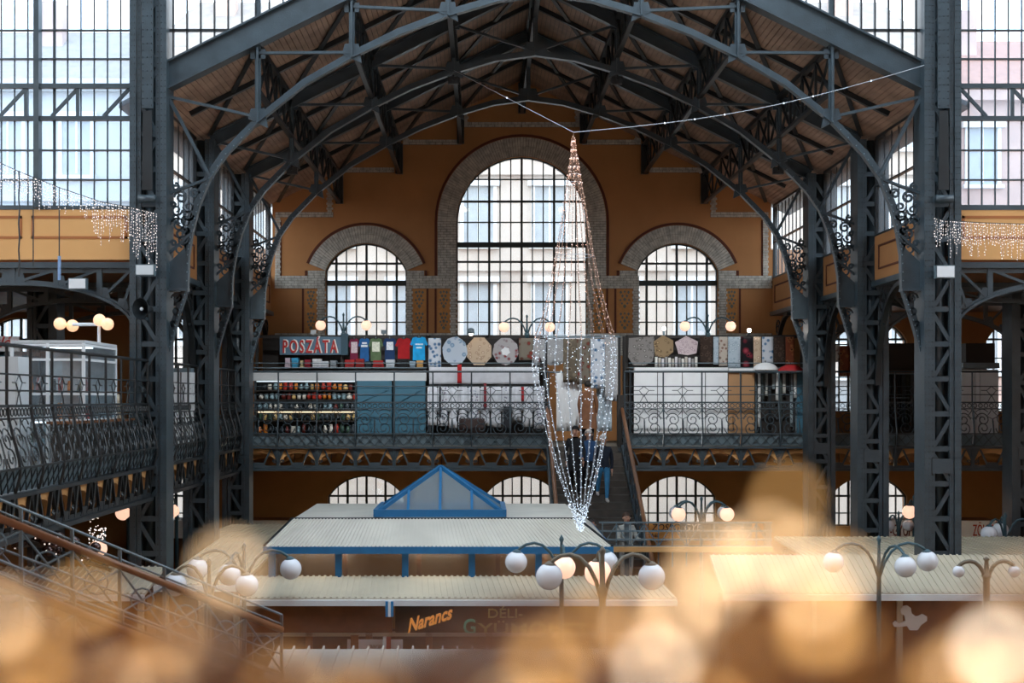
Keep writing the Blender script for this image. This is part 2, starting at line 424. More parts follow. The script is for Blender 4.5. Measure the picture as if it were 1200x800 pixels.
def ringset(q, wd, name):
    cx, hw, z0, zs, rise = q; R = (hw*hw+rise*rise)/(2*rise); zc = zs-(R-rise); half = math.asin(min(1, hw/R))
    mo = MB()
    ar = arc2(cx, zc, R, PI/2-half, PI/2+half, 30); br = arc2(cx, zc, R+wd, PI/2-half, PI/2+half, 30)
    v_, f_ = fill2d([br+ar[::-1]], YW-0.02, YW+0.02); mo.add(v_, f_)
    for s in (-1, 1): mo.box(*sorted((cx+s*hw, cx+s*(hw+wd))), YW-0.02, YW+0.02, band0, zs)
    wpart(mo, 'mortar_bed', M['mortar'], False)
    mb = MB(); bricks_ring(mb, cx, zc, R+0.01, R+wd, PI/2-half, PI/2+half)
    for s in (-1, 1):
        a, b = sorted((cx+s*(hw+0.01), cx+s*(hw+wd))); bricks_rect(mb, a, b, band1, zs, bl=0.19)
    wpart(mb, name, M['brick'])
    ml = MB(); line_arc(ml, cx, zc, R+wd+0.05, PI/2-half, PI/2+half)
    for s in (-1, 1):
        xx = cx+s*(hw+wd+0.05); ml.box(xx-0.035, xx+0.035, YW-0.045, YW+0.005, band1, zs)
    wpart(ml, 'arch_outline', M['redline'], False)
ringset(CW, 0.58, 'arch_bricks')
for q in SW: ringset(q, 0.54, 'arch_bricks')
mb = MB(); mo = MB()
ranges = [(W(322, 0)[0], W(381, 0)[0]), (W(476, 0)[0], W(535, 0)[0]), (W(688, 0)[0], W(749, 0)[0]), (W(842, 0)[0], W(905, 0)[0])]
for a, b in ranges:
    bricks_rect(mb, a, b, band0, band1); mo.box(a, b, YW-0.02, YW+0.02, band0, band1)
    bricks_rect(mb, a, b, Z(1.3), Z(1.98)); mo.box(a, b, YW-0.02, YW+0.02, Z(1.3), Z(1.98))
for xc, sgn, wd in ((381, -1, 9), (476, 1, 7), (535, -1, 7), (688, 1, 7), (749, -1, 7), (842, 1, 9)):
    a, b = sorted((W(xc, 0)[0]+sgn*0.01, W(xc+sgn*wd, 0)[0]))
    bricks_rect(mb, a, b, Z(1.98), band0, bl=0.16, tooth=0.035); mo.box(a, b, YW-0.02, YW+0.02, Z(1.98), band0)
for s in (-1, 1):
    for x0, x1, zt in ((0.0, 1.82, 8.2), (1.82, 3.6, 7.67), (3.85, 5.5, 6.83), (5.7, 7.45, 5.48)):
        a, b = sorted((AX+s*x0, AX+s*x1)); bricks_rect(mb, a, b, Z(zt), Z(zt+0.155)); mo.box(a, b, YW-0.02, YW+0.02, Z(zt), Z(zt+0.155))
    for x0, z0_, z1_ in ((1.62, 8.2, 8.7), (3.42, 7.7, 8.2), (5.35, 6.8, 7.4), (5.72, 5.63, 6.3)):
        a, b = sorted((AX+s*x0, AX+s*(x0+0.16))); bricks_rect(mb, a, b, Z(z0_), Z(z1_), bl=0.14, tooth=0.03)
    a, b = sorted((AX+s*7.28, AX+s*7.46)); bricks_rect(mb, a, b, band1, Z(5.48), bl=0.16)
wpart(mb, 'brick_bands', M['brick']); wpart(mo, 'mortar_bed', M['mortar'], False)
# painted panels with tile ornament
ml = MB()
for x in (355, 501, 510.5, 711.5, 721, 867):
    xx = W(x, 0)[0]; ml.box(xx-0.03, xx+0.03, YW-0.012, YW+0.005, Z(1.98), band0)
for x in (329, 893):
    xx = W(x, 0)[0]; ml.box(xx-0.025, xx+0.025, YW-0.012, YW+0.005, band1, W(0, 258)[1])
wpart(ml, 'painted_line', M['redline'], False)
for x0, x1 in ((358, 371), (484, 499), (513, 527), (695, 709), (723, 741), (851, 864)):
    a, b = W(x0, 0)[0], W(x1, 0)[0]; z0, z1 = Z(2.0), band0-0.02
    p_ = MB().box(a, b, YW-0.012, YW+0.005, z0, z1).build('ornament_panel', M['tile_or'], wall_ref)
    m_ = MB(); cx = (a+b)/2; ww = (b-a)/2
    for r in range(2):
        zc = z0+(z1-z0)*(0.27+0.5*r)
        for (u, v, s_) in ((0, .46, .10), (-.5, .42, .12), (.5, .42, .12), (-.28, .2, .12), (.28, .2, .12), (0, 0, .14), (-.55, -.05, .1), (.55, -.05, .1), (-.35, -.25, .1), (.35, -.25, .1), (0, -.42, .16)):
            X_, Z_ = cx+u*ww, zc+v*0.5; q = s_*0.36
            m_.xz([(X_-q, Z_), (X_, Z_-q*1.4), (X_+q, Z_), (X_, Z_+q*1.1)], YW-0.02, YW-0.01)
    stuff(m_.build('tile_ornament', M['tile_bl'], p_))

# ------------------------------------------------------------------ roof boards
def roof_z(off): return Z(9.62)-0.495*abs(off)
ce = sempty('ceiling', (AX, 35, roof_z(0)), 'board lined pitched ceiling of the nave')
for s in (-1, 1):
    mb = MB(); n = 76; w_ = 7.75/n
    for i in range(n):
        a = i*w_; b = (i+1)*w_-0.012; dz = random.random()*0.006
        mb.quadbox([(AX+s*a, 27.42, roof_z(a)+dz), (AX+s*b, 27.42, roof_z(b)+dz), (AX+s*b, YW, roof_z(b)+dz), (AX+s*a, YW, roof_z(a)+dz),
                    (AX+s*a, 27.42, roof_z(a)+0.03), (AX+s*b, 27.42, roof_z(b)+0.03), (AX+s*b, YW, roof_z(b)+0.03), (AX+s*a, YW, roof_z(a)+0.03)])
    stuff(mb.build('ceiling_boards', M['wood_c'], ce))
    MB().quadbox([(AX, 27.42, roof_z(0)+0.04), (AX+s*8.2, 27.42, roof_z(8.2)+0.04), (AX+s*8.2, YW+0.6, roof_z(8.2)+0.04), (AX, YW+0.6, roof_z(0)+0.04),
                  (AX, 27.42, roof_z(0)+0.14), (AX+s*8.2, 27.42, roof_z(8.2)+0.14), (AX+s*8.2, YW+0.6, roof_z(8.2)+0.14), (AX, YW+0.6, roof_z(0)+0.14)]).build('roof_deck', M['iron_d'], ce)
# aisle roofs, aisle outer walls
struct(MB().box(-16, AX-HW-0.25, 27.5, YW+0.5, Z(2.62), Z(2.75)).build('ceiling_aisle_left', M['wood_b']))
struct(MB().box(AX+HW+0.25, 20, 27.5, YW+0.5, Z(2.62), Z(2.75)).build('ceiling_aisle_right', M['wood_b']))
struct(MB().box(-16.3, -16, 14, YW+0.5, 0, Z(4.5)).build('wall_left', M['ochre']))
struct(MB().box(20, 20.3, 14, YW+0.5, 0, Z(4.5)).build('wall_right', M['ochre']))

# ------------------------------------------------------------------ clerestory walls over the arcade
def clerestory(s):
    X0 = AX+s*(HW+0.12)
    for y0, y1 in ((27.62, 31.82), (32.42, 36.62), (37.22, YW)):
        nm = 'left' if s < 0 else 'right'
        o = MB().box(*sorted((X0-0.08, X0+0.08)), y0, y1, Z(2.62), Z(3.62)).build('wall_clerestory_'+nm, M['ochre']); struct(o)
        m_ = MB(); xf = X0-s*0.09
        for a, b, c, d in ((y0+.35, y1-.35, Z(3.36), Z(3.40)), (y0+.35, y1-.35, Z(2.86), Z(2.90)), (y0+.35, y0+.39, Z(2.86), Z(3.40)), (y1-.39, y1-.35, Z(2.86), Z(3.40))):
            m_.box(*sorted((xf-0.012, xf+0.012)), a, b, c, d)
        m_.build('panel_moulding', M['redline'], o)
        MB().box(*sorted((X0-0.16, X0+0.16)), y0, y1, Z(2.5), Z(2.62)).build('ledge', M['iron'], o)
        n = round((y1-y0)/0.5); ys = [y0+(y1-y0)*i/n for i in range(1, n)]
        window((y0+y1)/2, X0, (y1-y0)/2, Z(3.64), Z(5.82), 0, ys, [Z(4.75)], 0.03, (), (), None, M['glass'], 'yz', fr=M['iron_d'], dp=0.014)
clerestory(-1); clerestory(1)

# ------------------------------------------------------------------ glazed cross walls of the transept (both sides of the nave)
def crosswall(s):
    nm = 'left' if s < 0 else 'right'
    xa = AX+s*(HW+0.34); xb = AX+s*(HW+5.4); X0, X1 = sorted((xa, xb)); y = 27.3
    n = round((X1-X0)/0.2545); xs = [xa+s*0.2545*i for i in range(1, n)]
    zz = [EYE+(CY-q)*27/F for q in (31, 65, 173, 208)]+[EYE+(CY-q)*27/F for q in (99, 137)]
    window((X0+X1)/2, y, (X1-X0)/2, Z(3.66), Z(9.3), 0, xs, zz, 0.026, (xs[5], xs[11]) if len(xs) > 11 else (), (), None, M['glass_b'], 'xz', 0.1, 'tall glazed cross wall beside the nave', fr=M['iron'], dp=0.012)
    o = MB().box(X0, X1, y-0.06, y+0.12, Z(2.66), Z(3.62)).build('wall_cross_'+nm, M['ochre_l']); struct(o)
    m_ = MB(); xx = xa+s*0.11
    for i in range(3):
        a, b = sorted((xx+s*(2.02*i), xx+s*(2.02*i+1.84))); c, d = Z(3.06), Z(3.50)
        for r in ((a, b, c, c+.05), (a, b, d-.05, d), (a, a+.05, c, d), (b-.05, b, c, d)): m_.box(r[0], r[1], y-0.07, y-0.055, r[2], r[3])
    m_.build('panel_moulding', M['ochre_t'], o)
    # lattice beam across the glazing
    t = thing('lattice_beam', 'slim lattice beam across the glazed wall, %s' % ('bellied railing side' if s < 0 else 'white booth side'), 'beam', (xa, y-0.12, Z(5.3)))
    zt, zb = EYE+(CY-99)*27/F, EYE+(CY-137)*27/F
    MB().box(X0, X1, y-0.2, y-0.08, zt-0.045, zt+0.045).build('top_chord', M['iron'], t)
    MB().box(X0, X1, y-0.2, y-0.08, zb-0.04, zb+0.04).build('bottom_chord', M['iron'], t)
    for i in range(6):
        u = xa+s*(0.05+0.99*i)
        if abs(u+s*0.5-xa) < abs(xb-xa): MB().bar((u, y-0.14, zt-.04), (u+s*0.5, y-0.14, zb+.04), 0.06, 0.05, (0,1,0)).build('diagonal', M['iron'], t)
        if i: MB().box(u-0.03, u+0.03, y-0.17, y-0.11, zb, zt).build('post', M['iron'], t)
    MB().box(*sorted((xa+s*1.76, xa+s*1.86)), y-0.24, y-0.02, Z(3.64), Z(9.3)).build('wall_post', M['iron'], t)
crosswall(-1); crosswall(1)
# gable glazing over the first rafter
for s in (-1, 1):
    nm = sempty('window_gable_left' if s < 0 else 'window_gable_right', (AX+s*5, 27.3, Z(7.5)))
    xs = [AX+s*(HW-0.42-0.263*i) for i in range(0, 28)]
    zr0 = EYE+(CY-31)*27/F
    for i, x in enumerate(xs):
        zb = Z(9.97)-0.495*abs(x-AX)-0.1
        MB().box(x-0.014, x+0.014, 27.25, 27.33, zb, Z(9.6)+0.6).build('mullion', M['iron_d'], nm)
        if i+1 < len(xs):
            x2 = xs[i+1]; zb2 = Z(9.97)-0.495*abs(x2-AX)-0.1
            if zb < Z(10.2): MB().xz([(x, zb), (x2, zb2), (x2, Z(10.2)), (x, Z(10.2))], 27.29, 27.296).build('pane', M['glass'], nm)
    MB().box(*sorted((AX+s*5.65, AX+s*(HW-0.3))), 27.25, 27.35, zr0-0.02, zr0+0.02).build('glazing_bar', M['iron_d'], nm)
# ------------------------------------------------------------------ lattice columns
RIV = {}
def column(x, y, ztop, label, lit=True, loc_z=0.0, rivets=True):
    t = thing('iron_column', label, 'column', (x, y, loc_z), 'lattice columns of the nave')
    w, d = 0.70, 0.60; I = M['iron']
    for s in (-1, 1):
        xo = x+s*w/2
        m_ = MB()
        m_.box(*sorted((xo, xo-s*0.03)), y-d/2, y+d/2, loc_z, ztop)                     # web
        m_.build('side_web', I, t)
        for f, yy in ((-1, y-d/2), (1, y+d/2)):
            mm = MB(); mm.box(*sorted((xo+s*0.0, xo-s*0.125)), *sorted((yy, yy+f*0.02)), loc_z, ztop)
            mm.box(*sorted((xo-s*0.135, xo-s*0.21)), *sorted((yy-f*0.03, yy-f*0.01)), loc_z, ztop)
            mm.box(*sorted((xo-s*0.185, xo-s*0.21)), *sorted((yy-f*0.03, yy-f*0.12)), loc_z, ztop)
            mm.build('flange', I, t)
    pitch = 0.664; z = Z(-5.6); i = 0
    hb = MB().box(-0.15, 0.15, -0.012, 0.012, -0.05, 0.05).mesh('lacing_bar', I)
    d1 = MB().bar((-0.15, 0, 0.05), (0.15, 0, pitch/1-0.12), 0.024, 0.075, (1,0,-1)).mesh('lacing_diagonal', I)
    d2 = MB().bar((0.15, 0, 0.05), (-0.15, 0, pitch-0.12), 0.024, 0.075, (1,0,1)).mesh('lacing_diagonal', I)
    while z < ztop-0.7:
        for yy in (y-d/2+0.045, y+d/2-0.045):
            link('lacing_bar', hb, t, Vector((x, yy, z)))
            link('lacing_diagonal', d1 if i % 2 else d2, t, Vector((x, yy, z)))
        z += pitch; i += 1
    MB().tube([(x, y-0.05, loc_z), (x, y-0.05, ztop)], 0.105, 14).build('downpipe', I, t, True)
    MB().box(x-0.2, x+0.2, y-d/2-0.005, y-d/2+0.02, Z(-1.42), Z(-1.14)).build('tie_plate', I, t)
    MB().box(x-0.48, x+0.48, y-0.42, y+0.42, 0, 0.35).build('plinth', M['slab'], t)
    if rivets:
        m_ = MB(); zz = loc_z+2
        while zz < ztop:
            for s in (-1, 1):
                for o in (0.03, 0.095, 0.172): m_.octa((x+s*(w/2-o), y-d/2-(0.022 if o < 0.13 else -0.01), zz), 0.013)
            zz += 0.11
        stuff(m_.build('rivets', M['iron_d'], t))
    return t
nm_s = {-1: 'bellied railing side', 1: 'white booth side'}
ord_ = ['at the glazed transept wall', 'one bay behind the glazed transept wall', 'standing before the end gallery']
for i, y in enumerate(YB):
    for s in (-1, 1):
        column(AX+s*HW, y, Z(9.6) if i == 0 else Z(5.8), 'blue-grey lattice iron column %s, %s' % (ord_[i], nm_s[s]))
for s, xx in ((-1, -10.3), (1, 12.75)):
    column(xx, 33.6, Z(2.55), 'dark iron lattice column inside the side aisle, %s' % ('near the script sign' if s < 0 else 'by the white booth'), rivets=False)
# upper outrigger plate on the first columns
for s in (-1, 1):
    t = thing('pilaster_plate', 'riveted cover plate bolted on the upper column, %s' % nm_s[s], 'iron plate', (AX+s*HW, 26.97, Z(5.4)))
    x = AX+s*HW
    MB().box(x-0.11, x+0.11, 26.93, 26.965, Z(5.5), Z(9.6)).build('upper_plate', M['iron'], t)
    MB().quadbox([(x-0.10, 26.93, Z(3.95)), (x+0.10, 26.93, Z(3.95)), (x+0.10, 26.96, Z(3.95)), (x-0.10, 26.96, Z(3.95)),
                  (x-0.085, 26.93, Z(5.45)), (x+0.085, 26.93, Z(5.45)), (x+0.085, 26.96, Z(5.45)), (x-0.085, 26.96, Z(5.45))]).build('lower_plate', M['iron_d'], t)
    m_ = MB()
    for i in range(30):
        for u in (-0.08, 0.0, 0.08):
            if u or i % 2: m_.octa((x+u, 26.925, Z(5.55)+0.13*i), 0.014)
    stuff(m_.build('rivets', M['iron_d'], t))
    MB().tube([(x-0.16, 26.9, Z(3.78)), (x+0.16, 26.9, Z(3.78))], 0.075, 12).build('pulley', M['iron'], t, True)

# ------------------------------------------------------------------ roof trusses
CH = [(0, 7.74), (0.9, 7.62), (1.85, 7.34), (2.8, 6.98), (3.7, 6.54), (4.6, 6.02), (5.5, 5.30), (6.1, 4.68), (6.42, 4.22), (6.63, 3.7), (6.76, 3.19), (6.83, 2.75), (6.85, 2.09), (6.98, 1.7), (7.10, 1.3), (7.2, 0.9)]
def chz(o):
    o = abs(o)
    for (a, b), (c, d) in zip(CH, CH[1:]):
        if a <= o <= c: return b+(d-b)*(o-a)/(c-a)
    return CH[-1][1]
NODE = [0, 1.85, 3.7, 5.5]
def curl(cx, cz, r, a0, turns, n=22, k=0.25):
    return [(cx+(r*(1-(1-k)*i/n))*math.cos(a0+turns*2*PI*i/n), cz+(r*(1-(1-k)*i/n))*math.sin(a0+turns*2*PI*i/n)) for i in range(n+1)]
def truss(y, i):
    wh = ['beside the glazed gable', 'over the middle of the market', 'nearest the ochre end wall'][i]
    t = thing('roof_truss', 'arched riveted iron roof truss with scrolled brackets, %s' % wh, 'roof truss', (AX, y, Z(7.7)), 'roof trusses of the nave')
    I = M['iron']; rd = 0.46 if i == 0 else 0.26; rw = 0.34 if i == 0 else 0.2
    for s in (-1, 1):
        off = 9.5+rd/2*1.1 if i == 0 else 9.55-rd/2
        A = (AX+s*7.3, y, Z(off)-0.495*7.3); B = (AX, y, Z(off))
        m_ = MB().bar(A, B, rw*0.4, rd); 
        up = Vector((s*0.495, 0, 1)).normalized()
        for e in (-1, 1): m_.bar(Vector(A)+up*(e*rd/2), Vector(B)+up*(e*rd/2), rw, 0.035)
        m_.build('rafter', I, t)
        m_ = MB(); pts = [(AX+s*a, y, Z(b)) for a, b in CH]
        m_.sweep(pts, 0.17, 0.035); m_.sweep([(p[0], y, p[2]+0.07) for p in pts[:7]]+[(p[0]+s*0.055, y, p[2]+0.03) for p in pts[7:]], 0.04, 0.11)
        m_.build('lower_chord', I, t)
        for nidx, o in enumerate(NODE):
            if o == 0 and s > 0: continue
            x = AX+s*o
            top = Z(9.45)-0.495*o if not (i == 0 and o == 5.5) else Z(9.6)
            m_ = MB().box(x-0.055, x+0.055, y-0.03, y+0.03, Z(chz(o)), top); m_.box(x-0.02, x+0.02, y-0.11, y+0.11, Z(chz(o)), Z(9.45)-0.495*o)
            m_.build('post', I, t)
            zc = Z(chz(o)); g = 0.19
            if o: MB().xz([(x-g, zc-0.02-s*0.09), (x+g, zc-0.02+s*0.09*-1*-1), (x+g*0.7, zc+0.26), (x-g*0.7, zc+0.26)], y-0.035, y+0.035).build('gusset_plate', I, t)
            else: MB().xz([(x-0.3, zc+0.0), (x+0.3, zc+0.0), (x+0.2, zc+0.3), (x-0.2, zc+0.3)], y-0.035, y+0.035).build('gusset_plate', I, t)
            zt = Z(9.4)-0.495*o
            MB().xz([(x-0.14, zt-0.16), (x+0.14, zt-0.16), (x+0.15, zt+0.02), (x-0.15, zt+0.02)], y-0.03, y+0.03).build('gusset_plate', I, t)
        U = [7.2, 5.5, 3.7, 1.85]; Lw = [5.5, 3.7, 1.85, 0]
        for a, b in zip(U, Lw):
            MB().bar((AX+s*a, y, Z(9.35)-0.495*a), (AX+s*b, y, Z(chz(b))+0.1), 0.05, 0.085, (0,1,0)).build('diagonal', I, t)
        MB().bar((AX+s*7.2, y, Z(5.75)), (AX+s*6.42, y, Z(4.27)), 0.06, 0.1, (0,1,0)).build('diagonal', I, t)
        MB().bar((AX+s*7.25, y, Z(3.92)), (AX+s*6.45, y, Z(4.22)), 0.05, 0.08, (0,1,0)).build('bracket_strut', I, t)
        MB().bar((AX+s*7.25, y, Z(2.75)), (AX+s*6.75, y, Z(3.2)), 0.05, 0.07, (0,1,0)).build('bracket_strut', I, t)
        # bracket: solid plate and pierced scrollwork between chord and column
        xc = AX+s*7.19
        MB().xz([(xc, Z(2.1)), (AX+s*6.87, Z(2.1)), (AX+s*6.86, Z(2.75)), (AX+s*6.9, Z(2.9)), (xc, Z(2.62))], y-0.03, y+0.03).build('bracket_plate', I, t)
        MB().box(*sorted((xc, AX+s*6.83)), y-0.13, y+0.13, Z(2.06), Z(2.11)).build('bracket_ledge', I, t)
        def scr(cx, cz, r, a0, tr, th=0.035):
            pts = [(AX+s*u, y, Z(v)) for u, v in curl(cx, cz, r, a0, tr)]
            MB().sweep(pts, 0.04, th).build('scroll', I, t)
        for q_ in ((6.98, 3.86, .13, 0, 1.4), (6.72, 3.93, .10, PI, -1.3), (7.09, 4.06, .08, PI/2, 1.2), (6.84, 3.52, .11, PI, 1.4), (7.09, 3.47, .09, 0, -1.3), (6.98, 3.17, .12, PI/2, 1.4), (7.12, 2.98, .06, 0, 1.2), (6.86, 3.22, .08, PI, 1.3), (7.13, 3.72, .06, 0, 1.3)): scr(*q_, th=0.045)
        scr(7.03, 3.33, 0.15, 0, 1.4); scr(6.93, 3.05, 0.12, PI, 1.3); scr(7.06, 3.62, 0.11, PI, 1.3); scr(6.83, 3.68, 0.11, 0, -1.3)
        scr(6.88, 3.40, 0.10, PI/2, -1.4); scr(7.0, 2.88, 0.13, PI/2, 1.2)
        scr(7.05, 1.93, 0.11, 0, 1.3); scr(7.06, 1.68, 0.09, PI, 1.3); scr(7.13, 1.42, 0.07, 0, 1.2)
        if i < 3:
            m_ = MB()
            for (a, b), (c, d) in zip(CH[6:], CH[7:]):
                for q in range(4):
                    u = q/4; m_.octa((AX+s*(a+(c-a)*u), y-0.115, Z(b+(d-b)*u)), 0.016); 
            stuff(m_.build('rivets', M['iron_l'], t))
    return t
for i, y in enumerate(YB): truss(y, i)

# ------------------------------------------------------------------ lengthwise lattice purlins and wind bracing
for o in (-5.5, -3.7, -1.85, 0, 1.85, 3.7, 5.5):
    x = AX+o; zt = roof_z(o)-0.12; zb = roof_z(o)-1.0
    wd = {0: 'along the ridge', 1.85: 'nearest the ridge', 3.7: 'halfway up the roof slope', 5.5: 'nearest the eaves'}[abs(o)]
    if o: wd += ', slope over the ' + ('T-shirts' if o < 0 else 'umbrellas')
    t = thing('lattice_purlin', 'dark iron lattice purlin %s' % wd, 'purlin', (x, 35, zt), 'lengthwise purlins')
    MB().box(x-0.06, x+0.06, 27.4, YW-0.05, zt-0.05, zt+0.05).build('top_chord', M['iron_d'], t)
    MB().box(x-0.05, x+0.05, 27.4, YW-0.3, zb-0.035, zb+0.035).build('bottom_chord', M['iron_d'], t)
    ys = [27.4]+YB[1:]+[YW-0.15]
    for a, b in zip(ys, ys[1:]):
        n = 4; h = (b-a)/n
        for q in range(n):
            MB().bar((x, a+h*q, zb), (x, a+h*(q+1), zt), 0.03, 0.05, (1,0,0)).build('lattice_bar', M['iron_d'], t)
            MB().bar((x+0.03, a+h*q, zt), (x+0.03, a+h*(q+1), zb), 0.03, 0.05, (1,0,0)).build('lattice_bar', M['iron_d'], t)
            MB().box(x-0.025, x+0.025, a+h*q-0.025, a+h*q+0.025, zb, zt).build('lattice_post', M['iron_d'], t)
    MB().box(x-0.11, x+0.11, YW-0.22, YW-0.05, zb-0.02, zt).build('wall_bracket', M['iron_d'], t)
EDGE = [7.35, 5.5, 3.7, 1.85, 0]
for bi, (a, b) in enumerate(zip([27.4]+YB[1:], YB[1:]+[YW-0.1])):
    for s in (-1, 1):
        t = thing('wind_brace', 'flat iron wind braces under the boards, %s bay, over the %s' % (['glazed gable', 'middle', 'end wall'][bi], 'T-shirts' if s < 0 else 'umbrellas'), 'brace', (AX+s*4, (a+b)/2, roof_z(4)-0.05), 'roof wind bracing')
        for e0, e1 in zip(EDGE, EDGE[1:]):
            MB().bar((AX+s*e0, b, roof_z(e0)-0.05), (AX+s*e1, a, roof_z(e1)-0.05), 0.09, 0.04).build('brace_bar', M['iron_d'], t)
        MB().bar((AX+s*7.3, (a+b)/2, roof_z(7.3)-0.06), (AX, (a+b)/2, roof_z(0)-0.06), 0.12, 0.1).build('mid_rafter', M['iron_d'], t)

# ------------------------------------------------------------------ arched girders of the aisles
def girder(s, y, label, m_=None):
    I = m_ or M['iron']; xa = AX+s*(HW+0.36); xc = AX+s*(HW+2.66)
    t = thing('arched_girder', label, 'girder', (xc, y, Z(2.2)), 'arched aisle girders')
    zt = Z(2.56); X0, X1 = sorted((xa, xc+s*2.3))
    MB().box(X0, X1, y-0.09, y+0.09, zt-0.06, zt+0.05).box(X0, X1, y-0.02, y+0.02, zt-0.15, zt).build('top_chord', I, t)
    def az(x): u = min(1, abs(x-xc)/2.35); return Z(1.28)+(Z(2.2)-Z(1.28))*math.sqrt(max(0, 1-u**2.1))
    xs = [X0+(X1-X0)*i/40 for i in range(41)]
    MB().sweep([(x, y, az(x)) for x in xs], 0.18, 0.05).sweep([(x, y, az(x)+0.04) for x in xs], 0.03, 0.08).build('arch_chord', I, t)
    for e in (-1, 1):
        for k_ in (0.0, 0.83, 1.66):
            if e > 0 and k_ == 0: continue
            x = xc-s*e*k_; MB().box(x-0.05, x+0.05, y-0.04, y+0.04, az(x), zt).build('post', I, t)
        for lo, hi in ((0.12, 0.8), (0.9, 1.62), (1.74, 2.26), (2.1, 2.28)):
            a = xc-s*e*lo; b = xc-s*e*hi
            MB().bar((a, y, az(a)+0.05), (b, y, zt-(0.1 if hi < 2.27 else 0.3)), 0.05, 0.075, (0,1,0)).build('diagonal', I, t)
            MB().xz([(a-.13, az(a)+.02), (a+.13, az(a)+.02), (a+.07, az(a)+.22), (a-.07, az(a)+.22)], y-0.03, y+0.03).build('gusset_plate', I, t)
for s in (-1, 1):
    side = 'bellied railing side' if s < 0 else 'white booth side'
    for i, y in enumerate(YB):
        girder(s, y, 'arched iron aisle girder %s, %s' % (['under the glazed cross wall', 'second from the transept', 'last before the end gallery'][i], side))
# pointed arch braces along the arcade
for s in (-1, 1):
    for i, (a, b) in enumerate(((27.62, 31.78), (32.42, 36.58), (37.22, 42.9))):
        t = thing('arcade_arch', 'iron arch brace under the clerestory panel, %s bay, %s' % (['transept', 'middle', 'end'][i], nm_s[s]), 'arch brace', (AX+s*HW, (a+b)/2, Z(1.5)), 'arcade arch braces')
        x = AX+s*(HW+0.1)
        for y0, d in ((a, 1), (b, -1)):
            pts = [(x, y0+d*(1.9*(1-math.cos(u))), Z(0.3)+2.15*math.sin(u)) for u in [PI/2*q/14 for q in range(15)]]
            MB().sweep(pts, 0.12, 0.09, (1,0,0)).build('arch_rib', M['iron_d'], t)
            for cz, r in ((2.1, 0.28), (1.6, 0.2)):
                MB().sweep([(x, y0+d*u, Z(v)) for u, v in curl(r+0.1, cz, r, 0, 1.4)], 0.04, 0.035, (1,0,0)).build('scroll', M['iron_d'], t)

